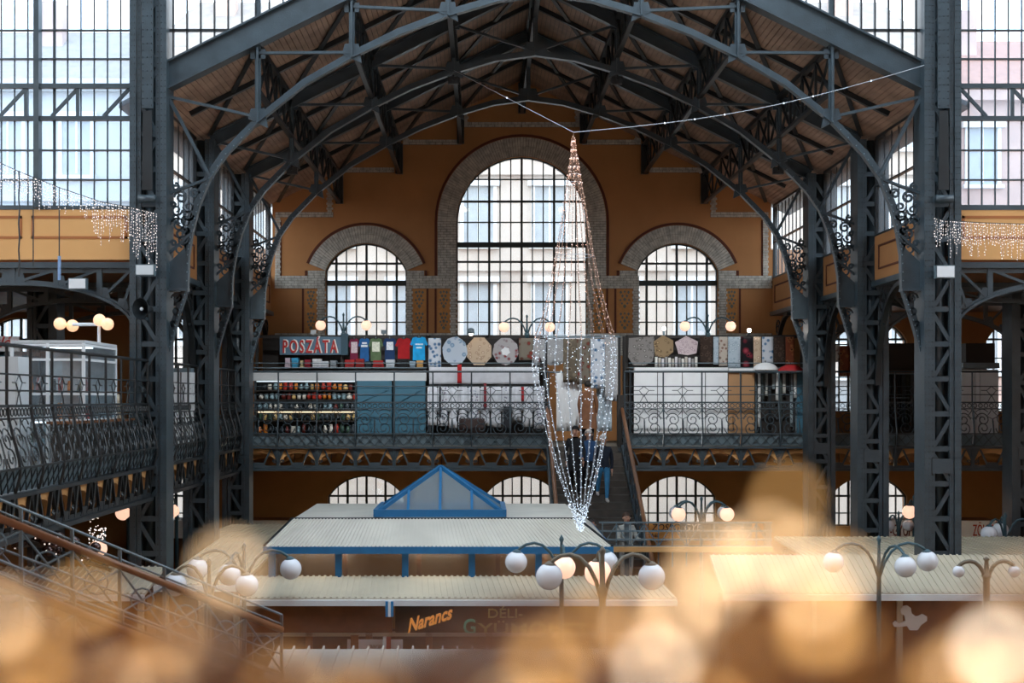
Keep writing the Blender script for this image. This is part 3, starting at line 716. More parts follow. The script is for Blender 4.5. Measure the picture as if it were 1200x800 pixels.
# ------------------------------------------------------------------ gallery railing with scrolls, truss and vault fascia
def belly(z):
    """Outward swell of the lower railing (z relative to the eye)."""
    t = (-0.12-z)/(1.15)
    return 0.0 if t <= 0 else 0.17*math.sin(min(1, t)**1.6*PI*0.82)
def s_scroll(w, z0, z1):
    """One S scroll of width w between z0 and z1: (u, z) points."""
    h = z1-z0; r1 = w*0.36; r2 = w*0.42
    up = curl(w*0.5, z0+h*0.57, r1, PI*1.0, -1.55, 26, 0.22); lo = curl(w*0.5, z0+h*0.22, r2*0.9, 0.0, -1.55, 26, 0.22)
    return up, lo
def gallery(name_label, org, dr, outv, n, bay, diamonds, parent_group, body_m):
    """org: Vector (z ignored), dr: unit along, outv: unit outward."""
    t = thing('gallery_railing', name_label, 'railing', (org.x, org.y, GF), parent_group)
    I = body_m; dr = Vector(dr); ov = Vector(outv)
    def P(u, z, o=0.0): q = org+dr*u+ov*o; return Vector((q.x, q.y, Z(z)))
    L_ = n*bay
    for z, r in ((0.72, 0.03), (0.33, 0.014), (0.11, 0.014)):
        MB().tube([P(0, z), P(L_, z)], r, 6).build('top_rail' if z > 0.5 else 'mid_rail', I, t)
    MB().bar(P(0, -0.10), P(L_, -0.10), 0.05, 0.04).build('panel_rail', I, t)
    MB().bar(P(0, -0.27), P(L_, -0.27), 0.03, 0.025).build('panel_rail', I, t)
    MB().bar(P(0, -0.93, belly(-.93)), P(L_, -0.93, belly(-.93)), 0.04, 0.03).build('panel_rail', I, t)
    prof = [(-0.27-0.66*i/6) for i in range(7)]
    # one-bay meshes, written at the first bay and shared along the run
    o0 = org.copy()
    post = MB().tube([P(0, 0.72), P(0, -0.1)], 0.022, 6).tube([P(0, z, belly(z)+0.012) for z in [-0.1-1.2*i/10 for i in range(11)]], 0.022, 6)
    me_post = post.mesh('post', I)
    circ = MB(); q_ = 7
    for i in range(q_):
        c = bay*(i+0.5)/q_; circ.tube([P(c+0.055*math.cos(a), -0.185+0.055*math.sin(a)) for a in [2*PI*k_/8 for k_ in range(8)]], 0.011, 4, True)
    me_c = circ.mesh('ring_band', I)
    w_ = bay/2; up, lo = s_scroll(w_, -0.93, -0.27); mesc = []
    for mir in (0, 1):
        m_ = MB()
        for cur in (up, lo): m_.tube([P((w_-u if mir else u), z, belly(z)) for u, z in cur], 0.0125, 4)
        # lyre lines framing the spirals
        for e in (0.02, 0.98):
            m_.tube([P(w_*(e+(0.5-e)*(0.88*math.sin(PI*i/10)**2 if i < 4 else 0)), z, belly(z)) for i, z in enumerate([-0.27-0.66*i/10 for i in range(11)])], 0.010, 4)
        for a in (PI*0.25, PI*0.75):
            m_.tube([P(w_*(0.5+0.44*math.cos(a+(PI/2-a)*i/6)), -0.55+0.27*math.sin(a+(PI/2-a)*i/6)) for i in range(7)], 0.010, 4)
        mesc.append(m_.mesh('scroll', I))
    dz0, dz1 = 0.11, 0.33
    dm = MB(); c = bay/2
    for s in (-1, 1):
        dm.tube([P(c, 0.33), P(c+s*0.13, 0.22), P(c, 0.06)], 0.011, 4); dm.tube([P(c+s*0.28, 0.22), P(c+s*0.13, 0.22)], 0.009, 4)
        dm.tube([P(c+s*0.02, 0.06), P(c+s*0.1, -0.09)], 0.009, 4)
    me_d = dm.mesh('diamond', I)
    kp = MB(); b0, b1 = belly(-.95), belly(-1.25)
    A, B, C_, D = P(0.03, -1.25, b1-0.03), P(bay-0.03, -1.25, b1-0.03), P(bay-0.03, -0.95, b0-0.03), P(0.03, -0.95, b0-0.03)
    kp.quadbox([A, B, B-ov*0.02, A-ov*0.02, D, C_, C_-ov*0.02, D-ov*0.02]); me_k = kp.mesh('kick_plate', M['iron_l'])
    kx = MB()
    for i in range(4):
        u0, u1 = bay*i/4, bay*(i+1)/4
        kx.bar(P(u0, -0.95, b0), P(u1, -1.25, b1), 0.012, 0.018, ov); kx.bar(P(u1, -0.95, b0), P(u0, -1.25, b1), 0.012, 0.018, ov)
    me_x = kx.mesh('lattice', I)
    tr = MB(); hb = bay/2
    tr.bar(P(0.2, -1.36, .05), P(hb-0.1, -1.82, .05), 0.04, 0.05, ov); tr.bar(P(bay-0.2, -1.36, .05), P(hb+0.1, -1.82, .05), 0.04, 0.05, ov)
    q = [(hb-0.22, -1.84), (hb+0.22, -1.84), (hb+0.11, -1.7), (hb-0.11, -1.7)]
    tr.prism(q, lambda u, v: P(u, v, 0.02), lambda u, v: P(u, v, 0.07)); me_t = tr.mesh('truss_diagonal', I)
    br = MB(); br.bar(P(0, -1.3, .08), P(0, -1.86, .02), 0.07, 0.09, dr)
    for s in (-1, 1):
        br.prism([(0, -1.31), (s*0.2, -1.31), (s*0.13, -1.44), (s*0.06, -1.6), (0, -1.7)], lambda u, v: P(u, v, 0.02), lambda u, v: P(u, v, 0.07))
        br.tube([P(s*(0.1+a), -1.68+b, 0.05) for a, b in curl(0, 0, 0.055, 0, 1.2, 10)], 0.013, 4)
    me_b = br.mesh('bracket', I)
    fa = [(0, -1.28), (bay, -1.28), (bay, -1.72)]+[(hb+(hb-0.07)*math.cos(PI*i/14), -1.72+0.27*math.sin(PI*i/14)) for i in range(15)]+[(0, -1.72)]
    fm = MB().prism(fa, lambda u, v: P(u, v, 0.015), lambda u, v: P(u, v, -0.08)); me_f = fm.mesh('vault_fascia', M['ochre_l'])
    vt = MB()
    for i in range(14):
        a0, a1 = PI*i/14, PI*(i+1)/14
        pts = [(hb+(hb-0.07)*math.cos(a), -1.72+0.27*math.sin(a)) for a in (a0, a1)]
        vt.quadbox([P(pts[0][0], pts[0][1], -.08), P(pts[1][0], pts[1][1], -.08), P(pts[1][0], pts[1][1], -4.4), P(pts[0][0], pts[0][1], -4.4),
                    P(pts[0][0], pts[0][1]+.03, -.08), P(pts[1][0], pts[1][1]+.03, -.08), P(pts[1][0], pts[1][1]+.03, -4.4), P(pts[0][0], pts[0][1]+.03, -4.4)])
    me_v = vt.mesh('vault', M['wall_low'])
    for i in range(n+1):
        L0 = dr*(bay*i)
        link('post', me_post, t, L0); link('bracket', me_b, t, L0)
        if i == n: break
        link('ring_band', me_c, t, L0); link('kick_plate', me_k, t, L0); link('kick_lattice', me_x, t, L0); link('truss_diagonal', me_t, t, L0)
        link('vault_fascia', me_f, t, L0); link('vault', me_v, t, L0)
        if diamonds(i): link('diamond', me_d, t, L0)
        link('scroll', mesc[0], t, L0); link('scroll', mesc[1], t, L0+dr*w_)
    m_ = MB().bar(P(0, -1.3, 0.06), P(L_, -1.3, 0.06), 0.2, 0.06); m_.build('edge_beam', I, t)
    m_ = MB().bar(P(0, -1.89, 0.04), P(L_, -1.89, 0.04), 0.16, 0.07).bar(P(0, -1.84, 0.04), P(L_, -1.84, 0.04), 0.03, 0.12); m_.build('bottom_chord', I, t)
    return t
BAY = 45.25*38.0/F
def ex(x): return Vector(((x-CX)*38.0/F, 38.0, 0))
gallery('wrought iron railing of the end gallery from the shelf stall to the stairs', ex(281), (1,0,0), (0,-1,0), 8, BAY, lambda i: i > 4, 'gallery railings', M['iron'])
gallery('wrought iron railing of the end gallery from the stairs past the white panels', ex(732), (1,0,0), (0,-1,0), 11, BAY, lambda i: True, 'gallery railings', M['iron'])
gallery('bellied wrought iron railing of the side gallery before the glass cabinets', Vector((-6.35, 17.0, 0)), (0,1,0), (1,0,0), 10, 1.0, lambda i: True, 'gallery railings', M['iron_d'])
gallery('short bellied railing of the side gallery between first and second column', Vector((-6.35, 27.7, 0)), (0,1,0), (1,0,0), 4, 1.01, lambda i: True, 'gallery railings', M['iron_d'])
gallery('short bellied railing of the side gallery between second and third column', Vector((-6.35, 32.5, 0)), (0,1,0), (1,0,0), 4, 1.01, lambda i: True, 'gallery railings', M['iron_d'])
# ------------------------------------------------------------------ the transept round the camera (lit through its high side glazing)
struct(MB().box(-16, 20, -10.3, -10, 0, Z(12)).build('wall_transept_rear', M['ochre']))
v, f = fill2d([[(-16.3, -10.3), (20.3, -10.3), (20.3, 27.1), (-16.3, 27.1)], [(-7, 15), (9.5, 15), (9.5, 25.5), (-7, 25.5)]], 0, 0.3)
struct(MB().add([(a, c, Z(12.0)+b) for a, b, c in v], f).build('ceiling_transept', M['wood_b']))
sk_ = sempty('window_added_rooflight', (1.25, 20, Z(12)), 'added roof light over the transept')  # out of view, added to brighten the kiosk roofs and first columns
for i in range(6):
    for j in range(3): MB().box(-7+2.75*i+.04, -7+2.75*(i+1)-.04, 15+3.5*j+.04, 15+3.5*(j+1)-.04, Z(12.0), Z(12.02)).build('pane', M['glass'], sk_)
for i in range(7): MB().box(-7+2.75*i-.04, -7+2.75*i+.04, 15, 25.5, Z(11.95), Z(12.05)).build('glazing_bar', M['iron'], sk_)
# strip lamps added under the end gallery to brighten the wall below
for i, (x, nme) in enumerate(((-4.6, 'before the window beside the kiosk'), (-0.6, 'behind the glass pyramid'), (6.2, 'beside the stairs'), (10.2, 'over the fruit sign'), (14.0, 'over the vegetable sign'))):
    t = thing('added_strip_lamp', 'added warm strip lamp under the end gallery vault %s' % nme, 'lamp', (x, 38.68, Z(-1.89)), 'added strip lamps under the gallery')
    MB().box(x-.6, x+.6, 38.62, 38.74, Z(-1.86), Z(-1.80)).build('housing', M['white'], t)
    MB().box(x-.57, x+.57, 38.64, 38.72, Z(-1.89), Z(-1.86)).build('tube', mat('added_warm_tube', '#ffffff', 0.5, 0, 0, emit=(1.0, 0.76, 0.48), emit_s=22), t)
    for u in (-.5, .5): MB().box(x+u-.01, x+u+.01, 38.67, 38.69, Z(-1.80), Z(-1.4)).build('hanger', M['iron_d'], t)
for s, xx in ((-1, -16.15), (1, 20.15)):
    struct(MB().box(xx-0.15, xx+0.15, -10, 9, 0, Z(12)).build('wall_transept_'+('left' if s < 0 else 'right'), M['ochre']))
    struct(MB().box(xx-0.15, xx+0.15, 9, 14, 0, Z(2.0)).build('wall_transept_low_'+('left' if s < 0 else 'right'), M['ochre']))
    struct(MB().box(xx-0.15, xx+0.15, 14, 27.1, Z(4.5), Z(5.2)).build('trim_1' if s < 0 else 'trim_2', M['iron']))

# ------------------------------------------------------------------ houses across the street
M['stone'] = mat('pale_stone', '#bdb0a5', 0.8, 0, 0.08, 0.5)
M['stone2'] = mat('grey_stone', '#b9bbbd', 0.8, 0, 0.08, 0.5)
M['stone3'] = mat('rosy_brick_house', '#bb9c90', 0.85, 0, 0.12, 0.9)
M['tiles'] = mat('grey_roof_tiles', '#8f8580', 0.8, 0, 0.15, 3)
M['tiles3'] = mat('red_roof_tiles', '#a1705e', 0.8, 0, 0.15, 3)
M['house_pane'] = mat('house_window_pane', '#a2a8ad', 0.15, 0, 0.1, 2)
def house(x0, x1, y, ztop, wm, rm, label, cx0, pitch=2.9):
    t = thing('house', label, 'building', ((x0+x1)/2, y, 0), 'houses across the street')
    MB().box(x0, x1, y, y+10, 0, ztop).build('wall', wm, t)
    MB().box(x0-0.2, x1+0.2, y-0.5, y+0.1, ztop-0.5, ztop).box(x0, x1, y-0.25, y+0.1, ztop-5.1, ztop-4.8).box(x0, x1, y-0.2, y+0.1, ztop-9.0, ztop-8.75).build('cornice', wm, t)
    r = MB().quadbox([(x0, y-0.3, ztop), (x1, y-0.3, ztop), (x1, y+10, ztop), (x0, y+10, ztop), (x0+1, y+4.5, ztop+3.2), (x1-1, y+4.5, ztop+3.2), (x1-1, y+5.5, ztop+3.2), (x0+1, y+5.5, ztop+3.2)]).build('roof', rm, t)
    c = MB()
    x = x0+2
    while x < x1-2:
        MB().box(x, x+0.9, y+3, y+3.8, ztop+1, ztop+4.2).build('chimney', M['stone3'], r); x += 5.3
    wf = MB().box(-0.75, -0.6, -0.12, 0.1, -0.1, 2.3).box(0.6, 0.75, -0.12, 0.1, -0.1, 2.3).box(-0.9, 0.9, -0.3, 0.1, 2.3, 2.55).box(-0.85, 0.85, -0.25, 0.1, -0.25, -0.1).box(-0.04, 0.04, -0.06, 0.1, 0, 2.3).mesh('window', M['white'])
    wp = MB().box(-0.6, 0.6, -0.02, 0.02, -0.1, 2.3).mesh('pane', M['house_pane'])
    n0 = int((x0+1.2-cx0)/pitch)-1
    for i in range(n0, n0+40):
        X_ = cx0+i*pitch
        if not (x0+1 < X_ < x1-1): continue
        for j in range(5):
            z = ztop-3.9-3.95*j
            if z < 1: continue
            w_ = link('window', wf, t, Vector((X_, y, z))); link('pane', wp, w_, Vector((X_, y-0.01, z)))
house(-13.5, 18.5, 58, Z(14.2), M['stone'], M['tiles'], 'cream stone house seen through the tall arched window', 2.75)
house(-48, -14, 60, Z(13.4), M['stone2'], M['tiles'], 'pale grey house behind the glazed wall by the icicle lights and bellied railing', -20)
house(19, 52, 60, Z(13.0), M['stone3'], M['tiles3'], 'rosy house with red tiled roof behind the glazed wall by the white booth', 24)
struct(MB().box(-60, 64, 43.6, 60, -0.4, -0.2).build('ground_street', M['slab']))

# ------------------------------------------------------------------ stairs up to the end gallery
t = thing('staircase', 'straight stairs with lattice sides rising to the end gallery', 'staircase', (2.73, 33, 0))
n = 30; rise = GF/n; run = 0.337; SX0, SX1 = 1.78, 3.70
M['tread'] = mat('stone_tread', '#4c4640', 0.6, 0, 0.2, 5)
for i in range(n):
    y0 = 38.05-run*(i+1); z1 = GF-rise*i
    MB().box(SX0, SX1, y0, y0+run+0.03, z1-rise-0.04, z1-rise).box(SX0, SX1, y0+run-0.02, y0+run, z1-rise, z1).build('step', M['tread'], t)
ye, ze = 38.05-run*n, 0.0
for x in (SX0-0.04, SX1+0.04):
    MB().bar((x, 38.05, GF-0.12), (x, ye, ze-0.02), 0.06, 0.36).build('stringer', M['iron'], t)
    MB().tube([(x, 38.1, GF+1.03), (x, ye, ze+1.03)], 0.05, 8).build('handrail', M['wood_h'], t, True)
    for i in range(0, n+1, 2):
        y0 = 38.05-run*i; z0 = GF-rise*i
        MB().tube([(x, y0, z0), (x, y0, z0+1.0)], 0.018, 5).build('baluster', M['iron'], t)
        if i < n:
            m_ = MB(); m_.bar((x, y0, z0+0.1), (x, y0-run*2, z0-rise*2+0.95), 0.015, 0.03).bar((x, y0, z0+0.95), (x, y0-run*2, z0-rise*2+0.1), 0.015, 0.03)
            c = curl(0, 0, 0.16, 0, 1.4); m_.tube([(x, y0-run+a, z0-rise+0.5+b) for a, b in c], 0.014, 4)
            m_.build('side_lattice', M['iron'], t)
t2 = MB().box(3.62, 3.88, 38.0, 38.25, GF, Z(0.1)).build('newel_post', M['dark'], t)

# ------------------------------------------------------------------ ground stalls
def ribs(mb, A, B, C_, D, pitch, hgt=0.03, wd=0.35):
    """Upstanding ribs on the quad A-B (eave) to D-C (ridge), running up the slope."""
    A, B, C_, D = map(Vector, (A, B, C_, D)); n = max(2, int((B-A).length/pitch))
    nn = (B-A).cross(D-A).normalized()
    if nn.z < 0: nn = -nn
    for i in range(n):
        u = (i+0.5)/n; p = A.lerp(B, u); q = D.lerp(C_, u); mb.bar(p+nn*hgt/2, q+nn*hgt/2, pitch*wd, hgt, nn)
def slab(mb, A, B, C_, D, th=0.05):
    mb.quadbox([A, B, C_, D]+[tuple(Vector(p)+Vector((0, 0, th))) for p in (A, B, C_, D)]); return mb
K = thing('market_kiosk', 'cream sheet roofed kiosk with blue frame and glass pyramid skylight', 'kiosk', (-0.8, 28.5, 0))
ez, bz = Z(-2.75), Z(-2.30); E = (-4.05, 2.42, 26.45, 32.0); D_ = (-3.82, 1.92, 27.25, 31.2)
m_ = MB(); m_.quadbox([(E[0], E[2], ez), (E[1], E[2], ez), (E[1], E[3], ez), (E[0], E[3], ez), (D_[0]+.2, D_[2], bz), (D_[1]-.1, D_[2], bz), (D_[1]-.1, D_[3], bz), (D_[0]+.2, D_[3], bz)])
rf = m_.build('hip_roof', M['roof_c'], K)
m_ = MB(); ribs(m_, (E[0], E[2], ez), (E[1], E[2], ez), (D_[1]-.1, D_[2], bz), (D_[0]+.2, D_[2], bz), 0.075, 0.018, 0.4)
stuff(m_.build('roof_ribs', M['roof_c'], rf))
m_ = MB(); m_.bar((E[0], E[2], ez+.01), (D_[0]+.2, D_[2], bz+.01), 0.05, 0.04).bar((E[1], E[2], ez+.01), (D_[1]-.1, D_[2], bz+.01), 0.05, 0.04).bar((D_[0]+.2, D_[2], bz+.01), (D_[1]-.1, D_[2], bz+.01), 0.04, 0.03)
m_.build('hip_flashing', M['iron_d'], rf)
MB().box(E[0]-.02, E[1]+.02, E[2]-.04, E[2]+.06, ez-0.13, ez).box(E[1]-.08, E[1]+.02, E[2], E[3], ez-0.13, ez).box(E[0]-.02, E[0]+.08, E[2], E[3], ez-0.13, ez).build('eave_board', M['blue'], K)
cz = Z(-3.36)
for i in range(6):
    x = E[0]+0.12+i*(E[1]-E[0]-0.24)/5
    MB().box(x-0.06, x+0.06, 26.55, 26.67, cz, ez-0.1).build('blue_post', M['blue'], K)
    if i < 5:
        x2 = E[0]+0.12+(i+1)*(E[1]-E[0]-0.24)/5
        MB().box(x+0.06, x2-0.06, 26.6, 26.61, cz, ez-0.13).build('pane', M['glass'], K)
M['cream_in'] = mat('tan_interior_board', '#8f6840', 0.7, 0, 0.1, 2)
MB().box(E[0]+.1, E[1]-.1, 27.6, 27.7, 0.2, ez-0.14).build('inner_panel', M['cream_in'], K)
for x in (-3, -1, 1): MB().box(x-.6, x+.6, 26.72, 26.78, ez-.09, ez-.04).build('added_tube_lamp', mat('added_kiosk_tube', '#ffffff', 0.5, 0, 0, emit=(1.0, 0.8, 0.55), emit_s=6), K)  # tubes added inside the kiosk to brighten the panel behind its panes
for x in (-2.6, -1.2, 0.3, 1.2): MB().box(x-0.04, x+0.04, 27.0, 27.06, cz, ez-0.13).build('inner_post', M['wood_b'], K)
MB().box(E[0]+.06, E[1]-.06, 26.52, 26.7, cz-0.06, cz).build('sill', M['iron_l'], K)
# skylight pyramid
base = [(-2.05, 27.45), (0.42, 27.45), (0.42, 29.6), (-2.05, 29.6)]; zb = bz+0.09; ap = Vector((-0.83, 28.5, Z(-1.36)))
sk = MB()
for (a, b), (c, d) in zip(base, base[1:]+base[:1]): sk.bar((a, b, zb), (c, d, zb), 0.1, 0.14)
for a, b in base: sk.bar((a, b, zb), ap, 0.07, 0.07)
for u in (0.25, 0.5, 0.75):
    a = base[0][0]+(base[1][0]-base[0][0])*u; k_ = 1-abs(u-0.5)*2
    top = Vector((a, base[0][1], zb)).lerp(Vector((a, base[0][1], zb))+(ap-Vector(((base[0][0]+base[1][0])/2, base[0][1], zb))), k_)
    sk.bar((a, base[0][1], zb), top, 0.05, 0.05)
    sk.bar((a, base[2][1], zb), (top.x, base[2][1]+base[0][1]-top.y, top.z), 0.05, 0.05)
so = sk.build('skylight_frame', M['blue'], K)
for i in range(4):
    a, b = base[i], base[(i+1) % 4]; c = Vector(((a[0]+b[0])/2, (a[1]+b[1])/2, zb)); inn = (Vector((-0.83, 28.5, zb))-c).normalized()*0.02
    MB().add([Vector((a[0], a[1], zb))+inn, Vector((b[0], b[1], zb))+inn, ap-Vector((0,0,0.02))], [(0, 1, 2)]).build('pane', M['glass_k'], so)
# lower roof of the kiosk, gutter, shop front
LX0, LX1 = -4.28, 3.45
A, B, C_, D = (LX0, 25.2, Z(-3.57)), (LX1, 25.2, Z(-3.57)), (LX1-.2, 26.62, Z(-3.36)), (LX0, 26.62, Z(-3.36))
lo = slab(MB(), A, B, C_, D, 0.04).build('lower_roof', M['roof_t'], K)
m_ = MB(); ribs(m_, [A[0], A[1], A[2]+.04], [B[0], B[1], B[2]+.04], [C_[0], C_[1], C_[2]+.04], [D[0], D[1], D[2]+.04], 0.11, 0.02, 0.4); stuff(m_.build('roof_ribs', M['roof_t'], lo))
MB().box(LX0, LX1, 25.12, 25.22, Z(-3.66), Z(-3.56)).build('gutter', M['white'], K)
MB().box(LX0, -1.62, 25.55, 25.65, Z(-4.2), Z(-3.62)).build('brown_fascia', M['wood_b'], K)
MB().box(-1.56, LX1, 25.55, 25.65, Z(-4.2), Z(-3.62)).build('sign_board', M['dark'], K)
MB().box(LX0, LX1, 25.5, 25.68, Z(-4.26), Z(-4.2)).build('fascia_ledge', M['roof_t'], K)
MB().box(LX0, LX1, 25.9, 26.0, 0, Z(-4.2)).build('shop_back', M['dark'], K)
for i in range(8):
    x = LX0+0.1+i*(LX1-LX0-0.2)/7; MB().box(x-0.06, x+0.06, 25.5, 25.62, 0, Z(-4.2)).build('shop_post', M['wood_b'], K)
M['or_txt'] = mat('orange_letters', '#f09a3a', 0.5, 0, 0, emit=(1.0, 0.42, 0.10), emit_s=0.35)
M['gr_txt'] = mat('green_letters', '#3fae8a', 0.5, 0, 0, emit=(0.1, 0.6, 0.4), emit_s=0.15)
M['ye_txt'] = mat('yellow_green_letters', '#b9b565', 0.5, 0, 0)
q = lambda x, y, d=25.5: (px(x, y, d).x, px(x, y, d).z)
a = q(478, 741); text('Narancs', a[0], a[1], 25.55, 0.24, M['or_txt'], K, 'lettering_narancs', 0.25, 0.03, 0.80, 0.03, 0.32)
a = q(572, 724); text('DÉLI-', a[0], a[1], 25.55, 0.17, M['ye_txt'], K, 'lettering_deli', 0, 0.03, 0.62, 0.01)
a = q(543, 743); text('G', a[0], a[1], 25.55, 0.28, M['gr_txt'], K, 'lettering_initial', 0, 0.03, 0.22, 0.012)
a = q(560, 743); text('YÜMÖLCS', a[0], a[1], 25.55, 0.2, M['ye_txt'], K, 'lettering_gyumolcs', 0, 0.03, 1.95, 0.01)
# sheet of goods under the fascia
for i, (x0, x1, c, s_) in enumerate(((404, 438, 'white', ''), (424, 470, 'white', 'narancs'))):
    pass
M['flagb'] = mat('blue_cloth', '#2c7fb5', 0.8, 0, 0.05, 5)
fl = thing('small_flag', 'small blue and white striped cloth hanging from the kiosk gutter', 'flag', tuple(px(456, 714, 25.1)))
for i, mm in enumerate((M['flagb'], M['white'], M['flagb'])):
    x0 = px(451.5+3.1*i, 0, 25.05).x; x1 = px(451.5+3.1*(i+1), 0, 25.05).x
    MB().box(x0, x1, 25.095, 25.115, px(0, 723, 25.05).z, px(0, 705, 25.05).z).build('stripe', mm, fl)
pb = thing('price_board', 'pale price board standing under the orange lettering', 'sign', tuple(px(440, 762, 25.45)))
MB().box(px(407, 0, 25.45).x, px(472, 0, 25.45).x, 25.44, 25.47, px(0, 765, 25.45).z, px(0, 749, 25.45).z).build('board', M['white'], pb)
a = q(432, 759, 25.44); text('narancs', a[0], a[1], 25.44, 0.09, M['dark'], pb, 'lettering', 0.3, 0.008)
MB().box(px(411, 0, 25.4).x, px(420, 0, 25.4).x, 25.38, 25.43, px(0, 765, 25.4).z, px(0, 744, 25.4).z).build('post', M['wood_b'], pb)
bx_ = thing('carton', 'small red and white carton on the kiosk shelf beside the striped cloth', 'box', tuple(px(453, 760, 25.35)))
MB().box(px(449, 0, 25.35).x, px(453, 0, 25.35).x, 25.28, 25.4, px(0, 761, 25.35).z, px(0, 746, 25.35).z).build('side', M['white'], bx_)
M['red'] = mat('red_print', '#8f2a22', 0.7, 0, 0.1, 5)
MB().box(px(453, 0, 25.35).x, px(458, 0, 25.35).x, 25.28, 25.4, px(0, 761, 25.35).z, px(0, 746, 25.35).z).build('front', M['red'], bx_)

def stall(label, x0, x1, yb, zb, yf, zf, m_roof, pitch=0.12, ribh=0.02, body=True, hipl=0.0):
    t = thing('market_stall', label, 'market stall', ((x0+x1)/2, (yb+yf)/2, 0), 'ground floor stalls')
    A, B, C_, D = (x0, yf, zf), (x1, yf, zf), (x1, yb, zb), (x0+hipl, yb, zb)
    if pitch > 0.2:
        n = int((x1-x0)/pitch); w_ = (x1-x0)/n; m_ = MB(); a = w_-0.006
        slab(m_, (0, yf, zf), (a, yf, zf), (a, yb, zb), (0, yb, zb), 0.05)
        m_.bar((a/2*0+0.01, yf, zf+0.05+ribh/2), (0.01, yb, zb+0.05+ribh/2), 0.025, ribh); me_ = m_.mesh('roof_panel', m_roof)
        for i in range(n): link('roof_panel', me_, t, Vector((x0+w_*i, 0, 0)))
    else: r = slab(MB(), A, B, C_, D, 0.05).build('roof', m_roof, t)
    m_ = MB(); up = lambda p: (p[0], p[1], p[2]+0.05); ribs(m_, up(A), up(B), up(C_), up(D), pitch, ribh, 0.3)
    if pitch <= 0.2: stuff(m_.build('roof_ribs', m_roof, r))
    MB().box(x0, x1, yf-0.05, yf+0.03, zf-0.08, zf+0.03).build('gutter', M['white'], t)
    if body:
        MB().box(x0+0.1, x1-0.1, yf+0.35, yf+0.42, zf-0.7, zf-0.05).build('fascia', M['wood_b'], t)
        MB().box(x0+0.15, x1-0.15, yf+0.8, yb-0.1, 0, zf-0.1).build('body', M['wood_b'], t)
        n = max(2, int((x1-x0)/1.5))
        for i in range(n+1):
            x = x0+0.15+(x1-x0-0.3)*i/n; MB().box(x-0.05, x+0.05, yf+0.3, yf+0.4, 0, zf-0.05).build('post', M['roof_t'], t)
        MB().box(x0+0.1, x1-0.1, yf+0.1, yf+0.8, 0.8, 0.86).build('counter', M['roof_t'], t)
    return t
stall('beige ribbed stall roof in front of the first lattice column by the booth side', 4.3, 17, 26.85, Z(-3.0), 25.4, Z(-3.52), M['roof_t'])
stall('beige stall roof behind the first lattice column, under the vegetable signs', 6.45, 17, 31.4, Z(-3.1), 28.2, Z(-3.2), M['roof_t'])
stall('beige stall roof beside the kiosk, before the second column', -5.93, -4.35, 31.4, Z(-3.15), 25.7, Z(-3.4), M['roof_t'], hipl=0.1)
stall('beige stall roof in front of the first lattice column, bellied railing side', -9.5, -5.98, 26.85, Z(-3.22), 25.2, Z(-3.5), M['roof_t'])
stall('narrow beige stall roof before the third column, behind the kiosk corner', -6.7, -4.2, 36.3, Z(-3.26), 32.6, Z(-3.3), M['roof_t'], hipl=0.3)
stall('cream standing seam stall roof close below the lettered kiosk', -2.9, 2.6, 20.3, Z(-3.62), 17.6, Z(-3.9), M['roof_c'], 0.21, 0.05)

# shop fronts under the end gallery
def shop(x0, x1, label, txt=None, tx=None, bm=None, tm=None, h=None):
    a, b = px(x0, 0, 41).x, px(x1, 0, 41).x
    t = thing('shop_front', label, 'shop', ((a+b)/2, 41.5, 0), 'shops under the end gallery')
    MB().box(a, b, 41.2, 42.6, 0, Z(-3.55)).build('body', M['wood_b'], t)
    MB().box(a, b, 41.0, 41.2, Z(-4.02), Z(-3.52)).build('sign_board', bm or M['white'], t)
    n = max(2, int((b-a)/0.9))
    for i in range(n+1):
        x = a+(b-a)*i/n; MB().box(x-0.05, x+0.05, 41.1, 41.2, 0, Z(-4.0)).build('post', M['dark'], t)
    if txt:
        c = px(tx, 0, 41).x; text(txt, c, Z(-3.95), 41.0, 0.34, tm or M['red'], t, 'lettering', 0, 0.02, h)
    return t
shop(1038, 1092, 'shop under the gallery with white fruit sign between two columns', '-GYÜMÖLCS', 1043, None, mat('dark_red_letters', '#7a3a30', 0.6, 0, 0), 1.25)
shop(1124, 1176, 'shop under the gallery with white vegetable sign in red letters', 'ZÖLDSÉG', 1140, None, mat('bright_red_letters', '#b4442f', 0.6, 0, 0), 0.84)
shop(262, 350, 'shop under the gallery with pale strip sign behind the kiosk', 'hús', 297, M['roof_c'], M['red'], 0.35)
shop(196, 216, 'narrow shop with framed red pictures under the gallery', None, None, M['white'])
M['or_sign'] = mat('orange_sign_board', '#c98a45', 0.6, 0, 0.06, 4)
M['slate'] = mat('slate_sign_board', '#4b5557', 0.6, 0, 0.06, 4)
G = thing('sign_gantry', 'light metal lattice frame carrying an orange and a slate sign board', 'sign frame', tuple(px(800, 650, 30.5)))
def gq(x, y): p = px(x, y, 30.5); return p
for y in (612, 622, 632, 640): MB().bar(gq(702, y), gq(905, y), 0.035, 0.035).build('rail', M['iron_l'], G)
for i in range(13):
    x = 706+i*16.4; MB().bar(gq(x, 612), gq(x, 664), 0.025, 0.025, (0,1,0)).build('upright', M['iron_l'], G)
for i in range(0, 12, 2):
    x = 706+i*16.4; m_ = MB().bar(gq(x, 640), gq(x+16.4, 614), 0.02, 0.025, (0,1,0)).bar(gq(x+32.8, 640), gq(x+16.4, 614), 0.02, 0.025, (0,1,0)); m_.build('cross_brace', M['iron_l'], G)
MB().bar(gq(702, 643), gq(905, 643), 0.3, 0.1).build('deck_edge', M['ochre_l'], G)
for x in (735, 900): MB().box(gq(x, 0).x-0.05, gq(x, 0).x+0.05, 30.55, 30.65, 0, gq(0, 612).z).build('leg', M['iron_l'], G)
